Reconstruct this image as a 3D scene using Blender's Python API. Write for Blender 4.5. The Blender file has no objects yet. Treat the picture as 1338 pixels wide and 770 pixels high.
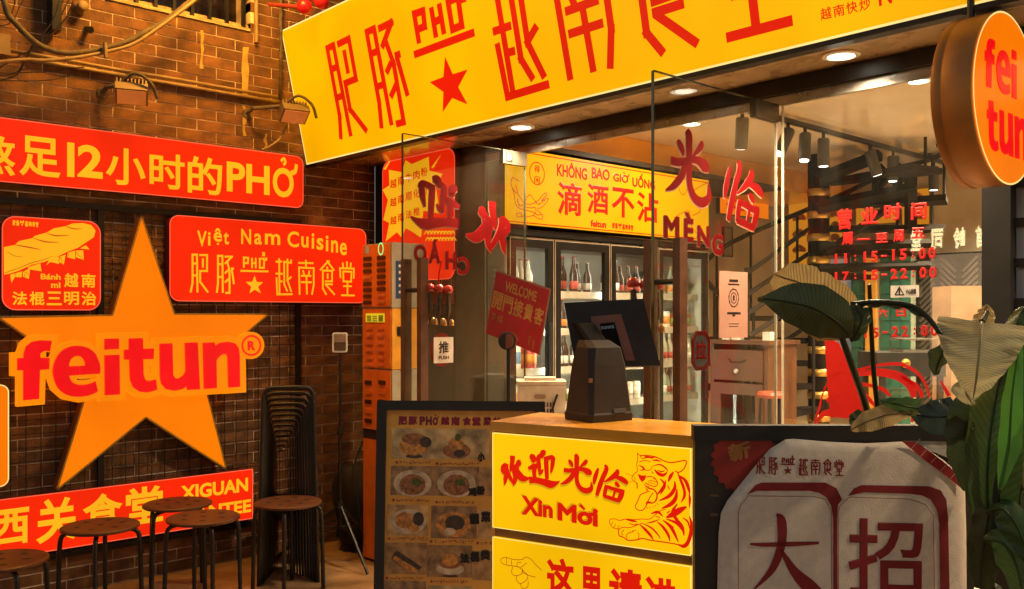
import bpy, bmesh, math, random
from mathutils import Vector, Matrix
from mathutils.geometry import tessellate_polygon
random.seed(11)
S = bpy.context.scene
COL = S.collection
R = math.radians

# ---------------------------------------------------------------- camera
CAM = Vector((5.453, -3.654, 1.55))
YAW = R(47.64)
FPX, CX, HY = 1193.0, 669.0, 412.0            # focal length in photo pixels, centre column, horizon row
FWD = Vector((-math.sin(YAW), math.cos(YAW), 0)); RGT = Vector((math.cos(YAW), math.sin(YAW), 0)); UP = Vector((0, 0, 1))
cd = bpy.data.cameras.new('camera'); cam = bpy.data.objects.new('camera', cd); COL.objects.link(cam)
cam.location = CAM; cam.rotation_euler = (R(90), 0, YAW)
cd.sensor_width = 36; cd.lens = 36 * FPX / 1338; cd.shift_y = 27 / 1338; cd.clip_end = 500; cd.clip_start = 0.05
S.camera = cam
# ---------------------------------------------------------------- night sky, faint moonlight
W = bpy.data.worlds.new('World'); S.world = W; W.use_nodes = True
nt = W.node_tree; bg = nt.nodes['Background']
sk = nt.nodes.new('ShaderNodeTexSky'); sk.sky_type = 'NISHITA'; sk.sun_disc = False
sk.sun_elevation = R(5.0); sk.sun_rotation = R(200)
nt.links.new(sk.outputs[0], bg.inputs[0]); bg.inputs[1].default_value = 0.15
sl = bpy.data.lights.new('sun', 'SUN'); sl.energy = 0.03; sl.angle = R(4); sl.color = (0.75, 0.85, 1.0)
so = bpy.data.objects.new('sun', sl); COL.objects.link(so); so.rotation_euler = (R(55), 0, R(25)); so.location = (3, -6, 9)
S.view_settings.view_transform = 'Standard'; S.view_settings.look = 'None'; S.view_settings.exposure = 0.0; S.view_settings.gamma = 1.0
S.render.engine = 'CYCLES'
S.cycles.max_bounces = 8; S.cycles.diffuse_bounces = 3; S.cycles.glossy_bounces = 4; S.cycles.transparent_max_bounces = 32
S.cycles.caustics_reflective = False; S.cycles.caustics_refractive = False; S.cycles.sample_clamp_indirect = 4.0
S.cycles.use_denoising = True

# ---------------------------------------------------------------- measuring helpers
def ray(px, py):
    return FWD + RGT * ((px - CX) / FPX) + UP * ((HY - py) / FPX)
def at(px, py, d):
    return CAM + ray(px, py) * d
class Pl:
    """a plane standing in the world: origin, right, up, normal (towards the viewer)"""
    def __init__(s, O, u, v=(0, 0, 1)):
        s.O = Vector(O); s.u = Vector(u).normalized(); s.v = Vector(v).normalized(); s.n = s.u.cross(s.v).normalized()
    def pix(s, px, py, w=0.0):
        d = ray(px, py); o = s.O + s.n * w
        t = (o - CAM).dot(s.n) / d.dot(s.n)
        p = CAM + d * t - s.O
        return (p.dot(s.u), p.dot(s.v))
    def P(s, u, v, w=0.0):
        return s.O + s.u * u + s.v * v + s.n * w
    def off(s, w):
        return Pl(s.O + s.n * w, s.u, s.v)
def wallX(x): return Pl((x, 0, 0), (0, 1, 0))
def wallY(y): return Pl((0, y, 0), (1, 0, 0))

class MB:
    def __init__(s): s.v = []; s.f = []; s.uv = None
    def add(s, vs, fs):
        b = len(s.v); s.v += [Vector(p) for p in vs]; s.f += [tuple(b + i for i in f) for f in fs]; return s
    def hexa(s, c):     # 8 corners: bottom 4 ccw, top 4 ccw
        return s.add(c, [(3, 2, 1, 0), (4, 5, 6, 7), (0, 1, 5, 4), (1, 2, 6, 5), (2, 3, 7, 6), (3, 0, 4, 7)])
    def box(s, a, b):
        x0, y0, z0 = a; x1, y1, z1 = b
        return s.hexa([(x0, y0, z0), (x1, y0, z0), (x1, y1, z0), (x0, y1, z0), (x0, y0, z1), (x1, y0, z1), (x1, y1, z1), (x0, y1, z1)])
    def pbox(s, pl, u0, u1, v0, v1, w0, w1):
        c = [pl.P(u, v, w) for w in (w0, w1) for (u, v) in ((u0, v0), (u1, v0), (u1, v1), (u0, v1))]
        return s.hexa(c)
    def prism(s, pl, out, w0, w1):
        n = len(out); a = [pl.P(u, v, w1) for u, v in out]; b = [pl.P(u, v, w0) for u, v in out]
        tri = tessellate_polygon([[Vector((u, v, 0)) for u, v in out]])
        fs = []
        for t in tri:
            p = [out[i] for i in t]
            ar = (p[1][0] - p[0][0]) * (p[2][1] - p[0][1]) - (p[2][0] - p[0][0]) * (p[1][1] - p[0][1])
            t = tuple(t) if ar > 0 else tuple(reversed(t))
            fs.append(t); fs.append(tuple(n + i for i in reversed(t)))
        sgn = sum(out[i][0] * out[(i + 1) % n][1] - out[(i + 1) % n][0] * out[i][1] for i in range(n))
        for i in range(n):
            j = (i + 1) % n
            fs.append((i, n + i, n + j, j) if sgn > 0 else (j, n + j, n + i, i))
        return s.add(a + b, fs)
    def face(s, pl, out, w):
        tri = tessellate_polygon([[Vector((u, v, 0)) for u, v in out]])
        return s.add([pl.P(u, v, w) for u, v in out], [tuple(t) for t in tri])
    def tube(s, pts, r, n=8, cap=True):
        pts = [Vector(p) for p in pts]; m = len(pts)
        rr = r if isinstance(r, (list, tuple)) else [r] * m
        tan = [(pts[min(i + 1, m - 1)] - pts[max(i - 1, 0)]).normalized() for i in range(m)]
        a = Vector((0, 0, 1)) if abs(tan[0].z) < .9 else Vector((1, 0, 0))
        e = tan[0].cross(a).normalized(); vs = []; fs = []
        for i in range(m):
            e = (e - tan[i] * e.dot(tan[i])).normalized(); g = tan[i].cross(e)
            vs += [pts[i] + (e * math.cos(2 * math.pi * k / n) + g * math.sin(2 * math.pi * k / n)) * rr[i] for k in range(n)]
        for i in range(m - 1):
            for k in range(n):
                k2 = (k + 1) % n; fs.append((i * n + k, i * n + k2, (i + 1) * n + k2, (i + 1) * n + k))
        if cap: fs.append(tuple(range(n - 1, -1, -1))); fs.append(tuple((m - 1) * n + k for k in range(n)))
        return s.add(vs, fs)
    def lathe(s, c, ax, prof, n=20):
        """prof: (radius, height) along axis ax from c"""
        c = Vector(c); ax = Vector(ax).normalized(); a = Vector((0, 0, 1)) if abs(ax.z) < .9 else Vector((1, 0, 0))
        e = ax.cross(a).normalized(); g = ax.cross(e); vs = []; fs = []
        for r, h in prof:
            vs += [c + ax * h + (e * math.cos(2 * math.pi * k / n) + g * math.sin(2 * math.pi * k / n)) * r for k in range(n)]
        for i in range(len(prof) - 1):
            for k in range(n):
                k2 = (k + 1) % n; fs.append((i * n + k, i * n + k2, (i + 1) * n + k2, (i + 1) * n + k))
        fs.append(tuple(range(n - 1, -1, -1))); fs.append(tuple((len(prof) - 1) * n + k for k in range(n)))
        return s.add(vs, fs)
    def segs(s, pl, pts, wd, w):
        """square-ended strokes along a polyline (each piece its own quad, corners filled)"""
        for i in range(len(pts) - 1):
            a = Vector(pts[i][:2]); b = Vector(pts[i + 1][:2]); d = (b - a)
            if d.length < 1e-6: continue
            d.normalize(); q = Vector((-d.y, d.x)) * wd / 2
            if i > 0: a = a - d * wd * .5
            if i < len(pts) - 2: b = b + d * wd * .5
            ww = w + i * .0002
            s.add([pl.P(*(a + q), ww), pl.P(*(a - q), ww), pl.P(*(b - q), ww), pl.P(*(b + q), ww)], [(0, 1, 2, 3)])
        return s
    def brush(s, pl, pts, w, sub=5, k=1.0):
        """smooth ribbon; pts = (u, v, width)"""
        P_ = [Vector(p) for p in pts]
        if len(P_) > 2:
            q = []
            for i in range(len(P_) - 1):
                p0 = P_[max(i - 1, 0)]; p1 = P_[i]; p2 = P_[i + 1]; p3 = P_[min(i + 2, len(P_) - 1)]
                for j in range(sub):
                    t = j / sub
                    q.append(.5 * ((2 * p1) + (p2 - p0) * t + (2 * p0 - 5 * p1 + 4 * p2 - p3) * t * t + (3 * p1 - p0 - 3 * p2 + p3) * t ** 3))
            q.append(P_[-1]); P_ = q
        m = len(P_); vs = []; fs = []
        for i in range(m):
            d = P_[min(i + 1, m - 1)] - P_[max(i - 1, 0)]; d = Vector((d.x, d.y)); d.normalize()
            nrm = Vector((-d.y, d.x)) * max(P_[i].z, 0) * .5 * k; c = Vector((P_[i].x, P_[i].y))
            vs += [pl.P(*(c + nrm), w), pl.P(*(c - nrm), w)]
        for i in range(m - 1): fs.append((2 * i, 2 * i + 1, 2 * i + 3, 2 * i + 2))
        return s.add(vs, fs)

LOC = {}
def mesh_of(mb, name, m, off, smooth=False):
    me = bpy.data.meshes.new(name); me.from_pydata([tuple(p - off) for p in mb.v], [], mb.f)
    if mb.uv: 
        l = me.uv_layers.new(name='UVMap')
        for lp in me.loops: l.data[lp.index].uv = mb.uv[lp.vertex_index]
    if m: me.materials.append(m)
    if smooth:
        me.polygons.foreach_set('use_smooth', [True] * len(me.polygons))
    me.update(); return me
def props(o, label=None, cat=None, group=None, kind=None):
    if label: o['label'] = label
    if cat: o['category'] = cat
    if group: o['group'] = group
    if kind: o['kind'] = kind
    return o
def thing(name, label, cat, loc, group=None):
    o = bpy.data.objects.new(name, None); o.empty_display_size = .1; COL.objects.link(o); o.location = loc
    LOC[o] = Vector(loc); return props(o, label, cat, group)
def part(mb, name, m, parent, smooth=False, label=None, kind=None):
    off = LOC[parent]; o = bpy.data.objects.new(name, mesh_of(mb, name, m, off, smooth)); COL.objects.link(o)
    o.parent = parent; LOC[o] = off; return props(o, label, None, None, kind)
def solo(mb, name, m, label, cat, group=None, smooth=False, loc=None):
    if loc is None:
        lo = [min(p[i] for p in mb.v) for i in range(3)]; hi = [max(p[i] for p in mb.v) for i in range(3)]
        loc = ((lo[0] + hi[0]) / 2, (lo[1] + hi[1]) / 2, lo[2])
    off = Vector(loc); o = bpy.data.objects.new(name, mesh_of(mb, name, m, off, smooth)); COL.objects.link(o); o.location = off
    LOC[o] = off; return props(o, label, cat, group)
def struct(mb, name, m):
    o = bpy.data.objects.new(name, mesh_of(mb, name, m, Vector((0, 0, 0)))); COL.objects.link(o); o['kind'] = 'structure'; LOC[o] = Vector((0, 0, 0)); return o
def copy_tree(o, parent=None, loc=None, rz=None, label=None):
    c = o.copy(); COL.objects.link(c)
    if parent: c.parent = parent
    if loc is not None: c.location = loc
    if rz is not None: c.rotation_euler = (0, 0, rz)
    if label: c['label'] = label
    for ch in list(o.children): copy_tree(ch, c)
    return c
def lamp(name, kind, loc, energy, color, parent=None, size=.05, target=None, angle=120, blend=.6):
    l = bpy.data.lights.new(name, kind); l.energy = energy; l.color = color
    if kind in ('POINT', 'SPOT'): l.shadow_soft_size = size
    if kind == 'SPOT': l.spot_size = R(angle); l.spot_blend = blend
    o = bpy.data.objects.new(name, l); COL.objects.link(o)
    d = (Vector(target) - Vector(loc)) if target else Vector((0, 0, -1))
    o.rotation_euler = d.to_track_quat('-Z', 'Y').to_euler()
    if parent: o.parent = parent; o.location = Vector(loc) - LOC[parent]
    else: o.location = loc
    return o

# ---------------------------------------------------------------- materials
def M(name, col, rough=.6, metal=0., var=.18, scale=14., bump=0., bscale=60., emit=None, es=0., rnd=0., spec=.5, coat=0.):
    m = bpy.data.materials.new(name); m.use_nodes = True; n = m.node_tree.nodes; l = m.node_tree.links
    p = n['Principled BSDF']; p.inputs['Roughness'].default_value = rough; p.inputs['Metallic'].default_value = metal
    p.inputs['Specular IOR Level'].default_value = spec; p.inputs['Coat Weight'].default_value = coat
    tc = n.new('ShaderNodeTexCoord'); no = n.new('ShaderNodeTexNoise'); no.inputs['Scale'].default_value = scale; no.inputs['Detail'].default_value = 5
    l.new(tc.outputs['Object'], no.inputs['Vector'])
    mx = n.new('ShaderNodeMix'); mx.data_type = 'RGBA'
    c = Vector(col)
    mx.inputs[6].default_value = (*(c * (1 - var)), 1); mx.inputs[7].default_value = (*[min(1, x) for x in c * (1 + var)], 1)
    mr = n.new('ShaderNodeMapRange'); mr.inputs[1].default_value = .3; mr.inputs[2].default_value = .7
    l.new(no.outputs['Fac'], mr.inputs[0]); l.new(mr.outputs[0], mx.inputs[0]); out = mx.outputs[2]
    if rnd:
        oi = n.new('ShaderNodeObjectInfo'); hs = n.new('ShaderNodeHueSaturation'); r2 = n.new('ShaderNodeMapRange')
        r2.inputs[3].default_value = 1 - rnd; r2.inputs[4].default_value = 1 + rnd
        l.new(oi.outputs['Random'], r2.inputs[0]); l.new(r2.outputs[0], hs.inputs['Value']); l.new(out, hs.inputs['Color']); out = hs.outputs[0]
    l.new(out, p.inputs['Base Color'])
    rr = n.new('ShaderNodeMapRange'); rr.inputs[3].default_value = max(0, rough - .1); rr.inputs[4].default_value = min(1, rough + .1)
    l.new(no.outputs['Fac'], rr.inputs[0]); l.new(rr.outputs[0], p.inputs['Roughness'])
    if bump:
        n2 = n.new('ShaderNodeTexNoise'); n2.inputs['Scale'].default_value = bscale; n2.inputs['Detail'].default_value = 8; l.new(tc.outputs['Object'], n2.inputs['Vector'])
        b = n.new('ShaderNodeBump'); b.inputs['Strength'].default_value = bump; b.inputs['Distance'].default_value = .01
        l.new(n2.outputs['Fac'], b.inputs['Height']); l.new(b.outputs[0], p.inputs['Normal'])
    if emit:
        p.inputs['Emission Color'].default_value = (*emit, 1)
        n3 = n.new('ShaderNodeTexNoise'); n3.inputs['Scale'].default_value = 1.9; l.new(tc.outputs['Object'], n3.inputs['Vector'])
        r3 = n.new('ShaderNodeMapRange'); r3.inputs[1].default_value = .3; r3.inputs[2].default_value = .7; r3.inputs[3].default_value = es * .85; r3.inputs[4].default_value = es * 1.08
        l.new(n3.outputs['Fac'], r3.inputs[0]); l.new(r3.outputs[0], p.inputs['Emission Strength'])
    return m
def LIT(name, col, es=1., rough=.35):      # translucent face of a light box
    return M(name, Vector(col) * .16, rough, emit=col, es=es, var=.05, spec=.3)
def GLASS(name, tint=(.93, .95, .93), ior=1.52, dirt=.004):
    m = bpy.data.materials.new(name); m.use_nodes = True; n = m.node_tree.nodes; l = m.node_tree.links; n.remove(n['Principled BSDF'])
    o = n['Material Output']; t = n.new('ShaderNodeBsdfTransparent'); t.inputs[0].default_value = (*tint, 1)
    g = n.new('ShaderNodeBsdfGlossy'); g.inputs['Roughness'].default_value = .01; fr = n.new('ShaderNodeFresnel'); geo = n.new('ShaderNodeNewGeometry'); mrg = n.new('ShaderNodeMapRange'); mrg.inputs[3].default_value = ior; mrg.inputs[4].default_value = 1 / ior
    l.new(geo.outputs['Backfacing'], mrg.inputs[0]); l.new(mrg.outputs[0], fr.inputs[0])
    mx = n.new('ShaderNodeMixShader'); l.new(fr.outputs[0], mx.inputs[0]); l.new(t.outputs[0], mx.inputs[1]); l.new(g.outputs[0], mx.inputs[2])
    d = n.new('ShaderNodeBsdfDiffuse'); d.inputs[0].default_value = (.7, .65, .55, 1)
    no = n.new('ShaderNodeTexNoise'); no.inputs['Scale'].default_value = 3; no.inputs['Detail'].default_value = 6
    tc = n.new('ShaderNodeTexCoord'); mp = n.new('ShaderNodeMapping'); mp.inputs['Scale'].default_value = (3, 3, .4); l.new(tc.outputs['Object'], mp.inputs[0]); l.new(mp.outputs[0], no.inputs['Vector'])
    r = n.new('ShaderNodeMapRange'); r.inputs[1].default_value = .4; r.inputs[2].default_value = .8; r.inputs[4].default_value = dirt * 2
    l.new(no.outputs['Fac'], r.inputs[0]); m2 = n.new('ShaderNodeMixShader'); l.new(r.outputs[0], m2.inputs[0]); l.new(mx.outputs[0], m2.inputs[1]); l.new(d.outputs[0], m2.inputs[2])
    l.new(m2.outputs[0], o.inputs[0]); return m

m_brick = M('brick', (.20, .086, .028), .8, var=.45, scale=13, bump=.5, bscale=90, rnd=.28)
m_mortar = M('mortar', (.74, .54, .38), .9, var=.45, scale=6, bump=.4)
m_plaster = M('old_plaster', (.5, .36, .18), .9, var=.4, scale=18, bump=.6)
m_black = M('black_metal', (.018, .016, .015), .4, .3, var=.3)
m_blackm = M('matt_black', (.014, .012, .011), .65, var=.3)
m_dark = M('dark_facade', (.035, .026, .02), .5, var=.3, scale=5)
m_bronze = M('bronze_soffit', (.60, .43, .24), .28, .12, var=.25, scale=6, coat=.8)
m_red = LIT('red_light_box', (.93, .020, .0015), .95)
m_redside = M('red_side', (.22, .012, .01), .5)
m_ytext = LIT('yellow_letter', (1., .45, .01), .95)
m_yel = LIT('yellow_light_box', (1., .445, .0), 1.02)
m_rtext = LIT('red_letter', (.80, .010, .001), .9)
m_orange = LIT('orange_light_box', (1., .20, .001), .96)
m_ored = LIT('deep_red_letter', (.95, .003, .006), .98)
m_oside = M('orange_side', (.30, .09, .02), .5)
m_yel2 = LIT('counter_light_box', (1., .53, .001), 1.02)
m_line = M('dark_red_line', (.5, .03, .005), .5, emit=(.45, .03, .004), es=.6)
m_floor = M('floor_tile', (.30, .17, .08), .42, var=.3, scale=5, bump=.15, bscale=25)
m_glass = GLASS('clear_glass')
m_glass2 = GLASS('cooler_glass', (.95, .97, .95), 1.35, .003)
def VINYL(name, col):
    m = bpy.data.materials.new(name); m.use_nodes = True; n = m.node_tree.nodes; l = m.node_tree.links; p = n['Principled BSDF']; p.inputs['Base Color'].default_value = (*col, 1); p.inputs['Roughness'].default_value = .7; p.inputs['Specular IOR Level'].default_value = .2
    tr = n.new('ShaderNodeBsdfTranslucent'); tr.inputs[0].default_value = (*[min(1, c * 3.4) for c in col], 1); mx = n.new('ShaderNodeMixShader'); mx.inputs[0].default_value = .6
    l.new(p.outputs[0], mx.inputs[1]); l.new(tr.outputs[0], mx.inputs[2]); l.new(mx.outputs[0], n['Material Output'].inputs[0]); return m
m_decal = VINYL('dark_red_vinyl', (.22, .002, .003))
m_decalw = M('pale_vinyl', (.34, .16, .10), .5, var=.1)
m_bred = M('glowing_red_vinyl', (.55, .012, .008), .4, var=.1, emit=(.6, .005, .005), es=.35)  # faint glow put into the colour; vinyl and stub caps are no lamps
m_steel = M('brushed_steel', (.45, .43, .40), .3, .9)
m_wood = M('brown_wood', (.20, .085, .03), .4, var=.4, scale=10)
m_handle = M('handle_wood', (.115, .045, .022), .45, var=.35, scale=14)
m_white = M('white_plastic', (.72, .68, .60), .45)
m_inwall = M('beige_plaster', (.42, .335, .24), .8, var=.2, scale=4, bump=.1)
m_ceil = M('ceiling_paint', (.80, .68, .54), .7, var=.06, scale=3, coat=.9)
m_lamp = M('downlight_glow', (.9, .9, .8), .4, emit=(1., .93, .74), es=9., var=.02)
m_conduit = M('beige_conduit', (.34, .22, .09), .5, var=.2)
m_cable = M('grey_cable', (.13, .092, .045), .7, var=.5, scale=30, bump=.4)

# ---------------------------------------------------------------- lettering
_txt = {}
def raw_text(s, b=0.0):
    if (s, b) in _txt: return _txt[(s, b)]
    c = bpy.data.curves.new('lettering', 'FONT'); c.body = s; c.bevel_depth = b; c.bevel_resolution = 0; c.resolution_u = 4
    o = bpy.data.objects.new('lettering', c); COL.objects.link(o); bpy.context.view_layer.update()
    me = bpy.data.meshes.new_from_object(o.evaluated_get(bpy.context.evaluated_depsgraph_get()))
    v = [tuple(x.co) for x in me.vertices]; f = [tuple(p.vertices) for p in me.polygons]
    bpy.data.objects.remove(o); bpy.data.meshes.remove(me); _txt[(s, b)] = (v, f); return v, f
def bbx(v): return min(p[0] for p in v), max(p[0] for p in v), min(p[1] for p in v), max(p[1] for p in v)
BASE = {'Ở': 'O', 'Ờ': 'O', 'ờ': 'o', 'ệ': 'ê'}
def text2d(s, b=0.0):
    t = ''.join(BASE.get(c, c) for c in s); v, f = raw_text(t, b); v = list(v); f = list(f)
    mb = MB(); fl = Pl((0, 0, 0), (1, 0, 0), (0, 1, 0)); sw = .09 + b
    for i, c in enumerate(s):
        if c not in BASE: continue
        x1 = bbx(raw_text(t[:i + 1], b)[0])[1]; lv = raw_text(t[i], b)[0]; a0, a1, y0, y1 = bbx(lv); x0 = x1 - (a1 - a0); h = y1
        if c in 'ỞỜờ': mb.brush(fl, [(x1 - .12, h * .84, sw * 1.1), (x1 + .05, h * .92, sw * 1.1), (x1 + .10, h * 1.18, sw)], b * .5)
        if c == 'Ở': xm = (x0 + x1) / 2; mb.brush(fl, [(xm - .09, h + .16, sw * .7), (xm + .02, h + .23, sw * .7), (xm + .08, h + .15, sw * .7), (xm, h + .07, sw * .7)], b * .5)
        if c in 'Ờờ': xm = (x0 + x1) / 2; mb.brush(fl, [(xm - .18, h + .26, sw * 1.1), (xm + .0, h + .09, sw * .7)], b * .5)
        if c == 'ệ': xm = (x0 + x1) / 2; mb.brush(fl, [(xm - .05, -.14, .11), (xm + .06, -.14, .11)], b * .5)
    n0 = len(v); v += [tuple(p) for p in mb.v]; f += [tuple(n0 + i for i in q) for q in mb.f]
    return v, f
def put_text(mb, pl, s, box, w, b=0.0, mirror=False, thick=.002, shear=0.0):
    """box = (u0, v0, u1, v1) or four (u,v) corners TL TR BR BL that the ink box is fitted to"""
    v, f = text2d(s, b); x0, x1, y0, y1 = bbx(v)
    if len(box) == 4 and not hasattr(box[0], '__len__'):
        u0, v0, u1, v1 = box; box = ((u0, v1), (u1, v1), (u1, v0), (u0, v0))
    TL, TR, BR, BL = [Vector(p) for p in box]; vs = []
    zz = max(b, 1e-6)
    for x, y, z in v:
        s_ = (x - x0) / (x1 - x0); t_ = (y - y0) / (y1 - y0)
        s_ += shear * (t_ - .5)
        if mirror: s_ = 1 - s_
        p = BL * (1 - s_) * (1 - t_) + BR * s_ * (1 - t_) + TL * (1 - s_) * t_ + TR * s_ * t_
        vs.append(pl.P(p.x, p.y, w + (z / zz) * thick * .5 if b else w))
    mb.add(vs, f); return mb
def q4(pl, tl, tr, br, bl, w=0):  # pixel corners -> plane corners
    return [pl.pix(*p, w) for p in (tl, tr, br, bl)]
def qrect(pl, xl, yt, yb, xr, w=0):  # left column top/bottom rows, right column: an upright rectangle on the plane
    u0, v1 = pl.pix(xl, yt, w); _, v0 = pl.pix(xl, yb, w); u1 = pl.pix(xr, (yt + yb) / 2, w)[0]
    return (u0, v0, u1, v1)
def rrect(u0, v0, u1, v1, r, n=6):
    o = []
    for cx, cy, a0 in ((u1 - r, v1 - r, 0), (u0 + r, v1 - r, 90), (u0 + r, v0 + r, 180), (u1 - r, v0 + r, 270)):
        for i in range(n + 1): a = R(a0 + 90 * i / n); o.append((cx + r * math.cos(a), cy + r * math.sin(a)))
    return o
def disc(u, v, ru, rv, n=28): return [(u + ru * math.cos(2 * math.pi * i / n), v + rv * math.sin(2 * math.pi * i / n)) for i in range(n)]
def starburst(u, v, r1, r0, n): return [(u + (r1 if i % 2 == 0 else r0) * math.sin(math.pi * i / n), v + (r1 if i % 2 == 0 else r0) * math.cos(math.pi * i / n)) for i in range(2 * n)]

# the shop's geometric word mark: strokes measured on the wall sign, made flat there, then normalised to 0..1
SIGN_V = wallX(.09)
LOGO_RAW = [(0, s) for s in [
 [(85,600),(110,480),(110,125),(165,125),(172,600)], [(110,235),(165,235)], [(110,385),(168,385)],
 [(195,130),(292,130),(292,330),(205,330),(205,465),(305,600)], [(240,170),(240,290)],
 [(415,605),(430,480),(430,140),(485,140),(490,605)], [(430,245),(487,245)], [(430,405),(488,405)],
 [(512,150),(605,150),(515,240)], [(545,205),(575,330),(575,605),(520,605)], [(560,320),(515,360)], [(570,425),(515,475)],
 [(590,300),(630,300)], [(602,300),(630,495)],
 [(755,290),(755,160),(810,165),(805,230),(755,230)], [(858,295),(858,165)], [(905,295),(905,165)], [(858,230),(905,230)],
 [(955,175),(1010,177),(1007,290),(955,290),(955,165)], [(1010,190),(1036,190),(1038,160)], [(985,105),(1010,105),(1010,132),(985,135)],
 [(712,328),(1065,336)]]] + [(1, s) for s in [
 [(140,170),(145,615)], [(95,212),(178,212)], [(95,362),(185,365)], [(107,410),(117,625),(310,622)], [(150,460),(185,462)],
 [(245,590),(205,500),(203,215),(290,228),(290,185)], [(245,175),(245,450),(295,595)], [(295,400),(235,455)],
 [(380,228),(572,232)], [(477,190),(477,290)], [(398,630),(390,287),(575,295),(575,500),(552,630)], [(440,320),(455,380)], [(520,325),(510,385)],
 [(415,390),(545,392)], [(415,470),(550,472)], [(483,390),(490,625)],
 [(655,320),(750,215),(832,325)], [(735,205),(775,210)], [(745,275),(745,325)], [(735,630),(690,550),(690,325),(805,328),(805,460),(715,460)],
 [(750,360),(750,430)], [(715,495),(815,497)], [(725,500),(840,630)],
 [(940,225),(945,285)], [(992,210),(995,290)], [(1042,225),(1038,290)], [(912,420),(905,295),(1080,300),(1078,425)],
 [(945,335),(1050,340),(1045,465),(948,460),(945,325)], [(1000,465),(1000,625)], [(945,520),(1055,522)], [(920,635),(1090,638)]]]
LOGO = [[SIGN_V.pix((240 if g == 0 else 350) + x / 9.624, 320 + y / 9.625) for x, y in s] for g, s in LOGO_RAW]
LSTAR = [SIGN_V.pix(240 + x / 9.624, 320 + y / 9.625) for x, y in [(890,385),(917,468),(1000,470),(935,528),(970,610),(892,565),(825,612),(848,528),(778,468),(862,466)]]
_us = [p[0] for s in LOGO for p in s]; _vs = [p[1] for s in LOGO for p in s]
LU0, LU1, LV0, LV1 = min(_us), max(_us), min(_vs), max(_vs)
def put_logo(mb, pl, box, w, wd, thick=None):
    """box = TL,TR,BR,BL corners on the plane"""
    if not hasattr(box[0], '__len__'):
        u0, v0, u1, v1 = box; box = ((u0, v1), (u1, v1), (u1, v0), (u0, v0))
    TL, TR, BR, BL = [Vector(p) for p in box]
    def mp(p):
        s_ = (p[0] - LU0) / (LU1 - LU0); t_ = (p[1] - LV0) / (LV1 - LV0)
        q = BL * (1 - s_) * (1 - t_) + BR * s_ * (1 - t_) + TL * (1 - s_) * t_ + TR * s_ * t_; return (q.x, q.y)
    for k, s in enumerate(LOGO): mb.segs(pl, [mp(p) for p in s], wd, w + (k % 5) * .0001)
    mb.face(pl, [mp(p) for p in LSTAR], w); return mb

# ================================================================ SETTING
struct(MB().box((-.5, -14, -.2), (14, 9, 0)), 'ground', m_floor)

# ---- brick wall (left), one object per brick where the photograph shows it
WX = wallX(0)
bw = thing('brick_wall', 'old brown brick wall with pale mortar behind the red signs', 'wall', (0, -1.7, 0))
win_y0, win_y1, win_z0, win_z1 = -1.85, -.95, 3.36, 4.15
mb = MB()
mb.box((-.24, -3.6, 0), (-.0022, win_y0, 4.4)); mb.box((-.24, win_y1, 0), (-.0022, .0, 4.4)); mb.box((-.24, win_y0, 0), (-.0022, win_y1, win_z0)); mb.box((-.24, win_y0, win_z1), (-.0022, win_y1, 4.4))
part(mb, 'mortar_bed', m_mortar, bw)
BL_, BH_ = .25, .0672
covered = [qrect(wallX(.05), 0, 160, 230, 390), qrect(wallX(.05), 230, 290, 380, 465), qrect(wallX(.05), 8, 295, 400, 126), qrect(wallX(.05), 0, 660, 725, 325),
           qrect(wallX(.08), 130, 420, 500, 262), qrect(wallX(.08), 155, 380, 510, 215)]
brick_src = []
for k in range(4):
    b = MB(); j = lambda: random.uniform(-.0014, .0014)
    L, H = BL_ - .006, BH_ - .0065
    b.hexa([Vector((x + j(), y + j(), z + j())) for (x, y, z) in [(-.07, 0, 0), (0, 0, 0), (0, L, 0), (-.07, L, 0), (-.07, 0, H), (0, 0, H), (0, L, H), (-.07, L, H)]])
    brick_src.append(mesh_of(b, 'brick', m_brick, Vector((0, 0, 0))))
rest = MB(); cand = []
for r in range(int(4.3 / BH_)):
    z = r * BH_; y = -3.55 - (BL_ / 2 if r % 2 else 0)
    while y < -.01:
        y0, y1 = y, min(y + BL_ - .007, -.004); y += BL_
        if y1 - y0 < .03: continue
        if z + BH_ > win_z0 and z < win_z1 and y1 > win_y0 and y0 < win_y1:
            if y0 < win_y0 - .04: y1 = win_y0
            elif y1 > win_y1 + .04: y0 = win_y1
            else: continue
        c = Vector((0, (y0 + y1) / 2, z + BH_ / 2)); d = c - CAM; dep = d.dot(FWD)
        px = CX + FPX * d.dot(RGT) / dep; py = HY - FPX * d.z / dep
        hid = any(a[0] < c.y < a[2] and a[1] < c.z < a[3] for a in covered)
        vis = -20 < px < 476 and -12 < py < 735 and not hid
        # behind the stacked chairs and the yellow sign
        if 338 < px < 418 and py > 505: vis = False
        if px > 372 and py < 215: vis = px < 372 + (py - 38) * .18
        cand.append((vis and abs(y1 - y0 - BL_ + .007) < .02, vis, y0, y1, z))
nb = 0
for full, vis, y0, y1, z in cand:
    if full and nb < 296:
        o = bpy.data.objects.new('brick', random.choice(brick_src)); COL.objects.link(o); o.parent = bw
        o.location = Vector((random.uniform(.0, .0026), y0, z + .004)) - LOC[bw]; nb += 1
    else:
        rest.box((-.07, y0, z + .004), (random.uniform(.0, .0026), y1, z + BH_ - .004))
part(rest, 'brick_remainder', m_brick, bw, kind='stuff')
print('BRICKS', nb, len(cand))
c0_ = WX.pix(318, 70)
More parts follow.
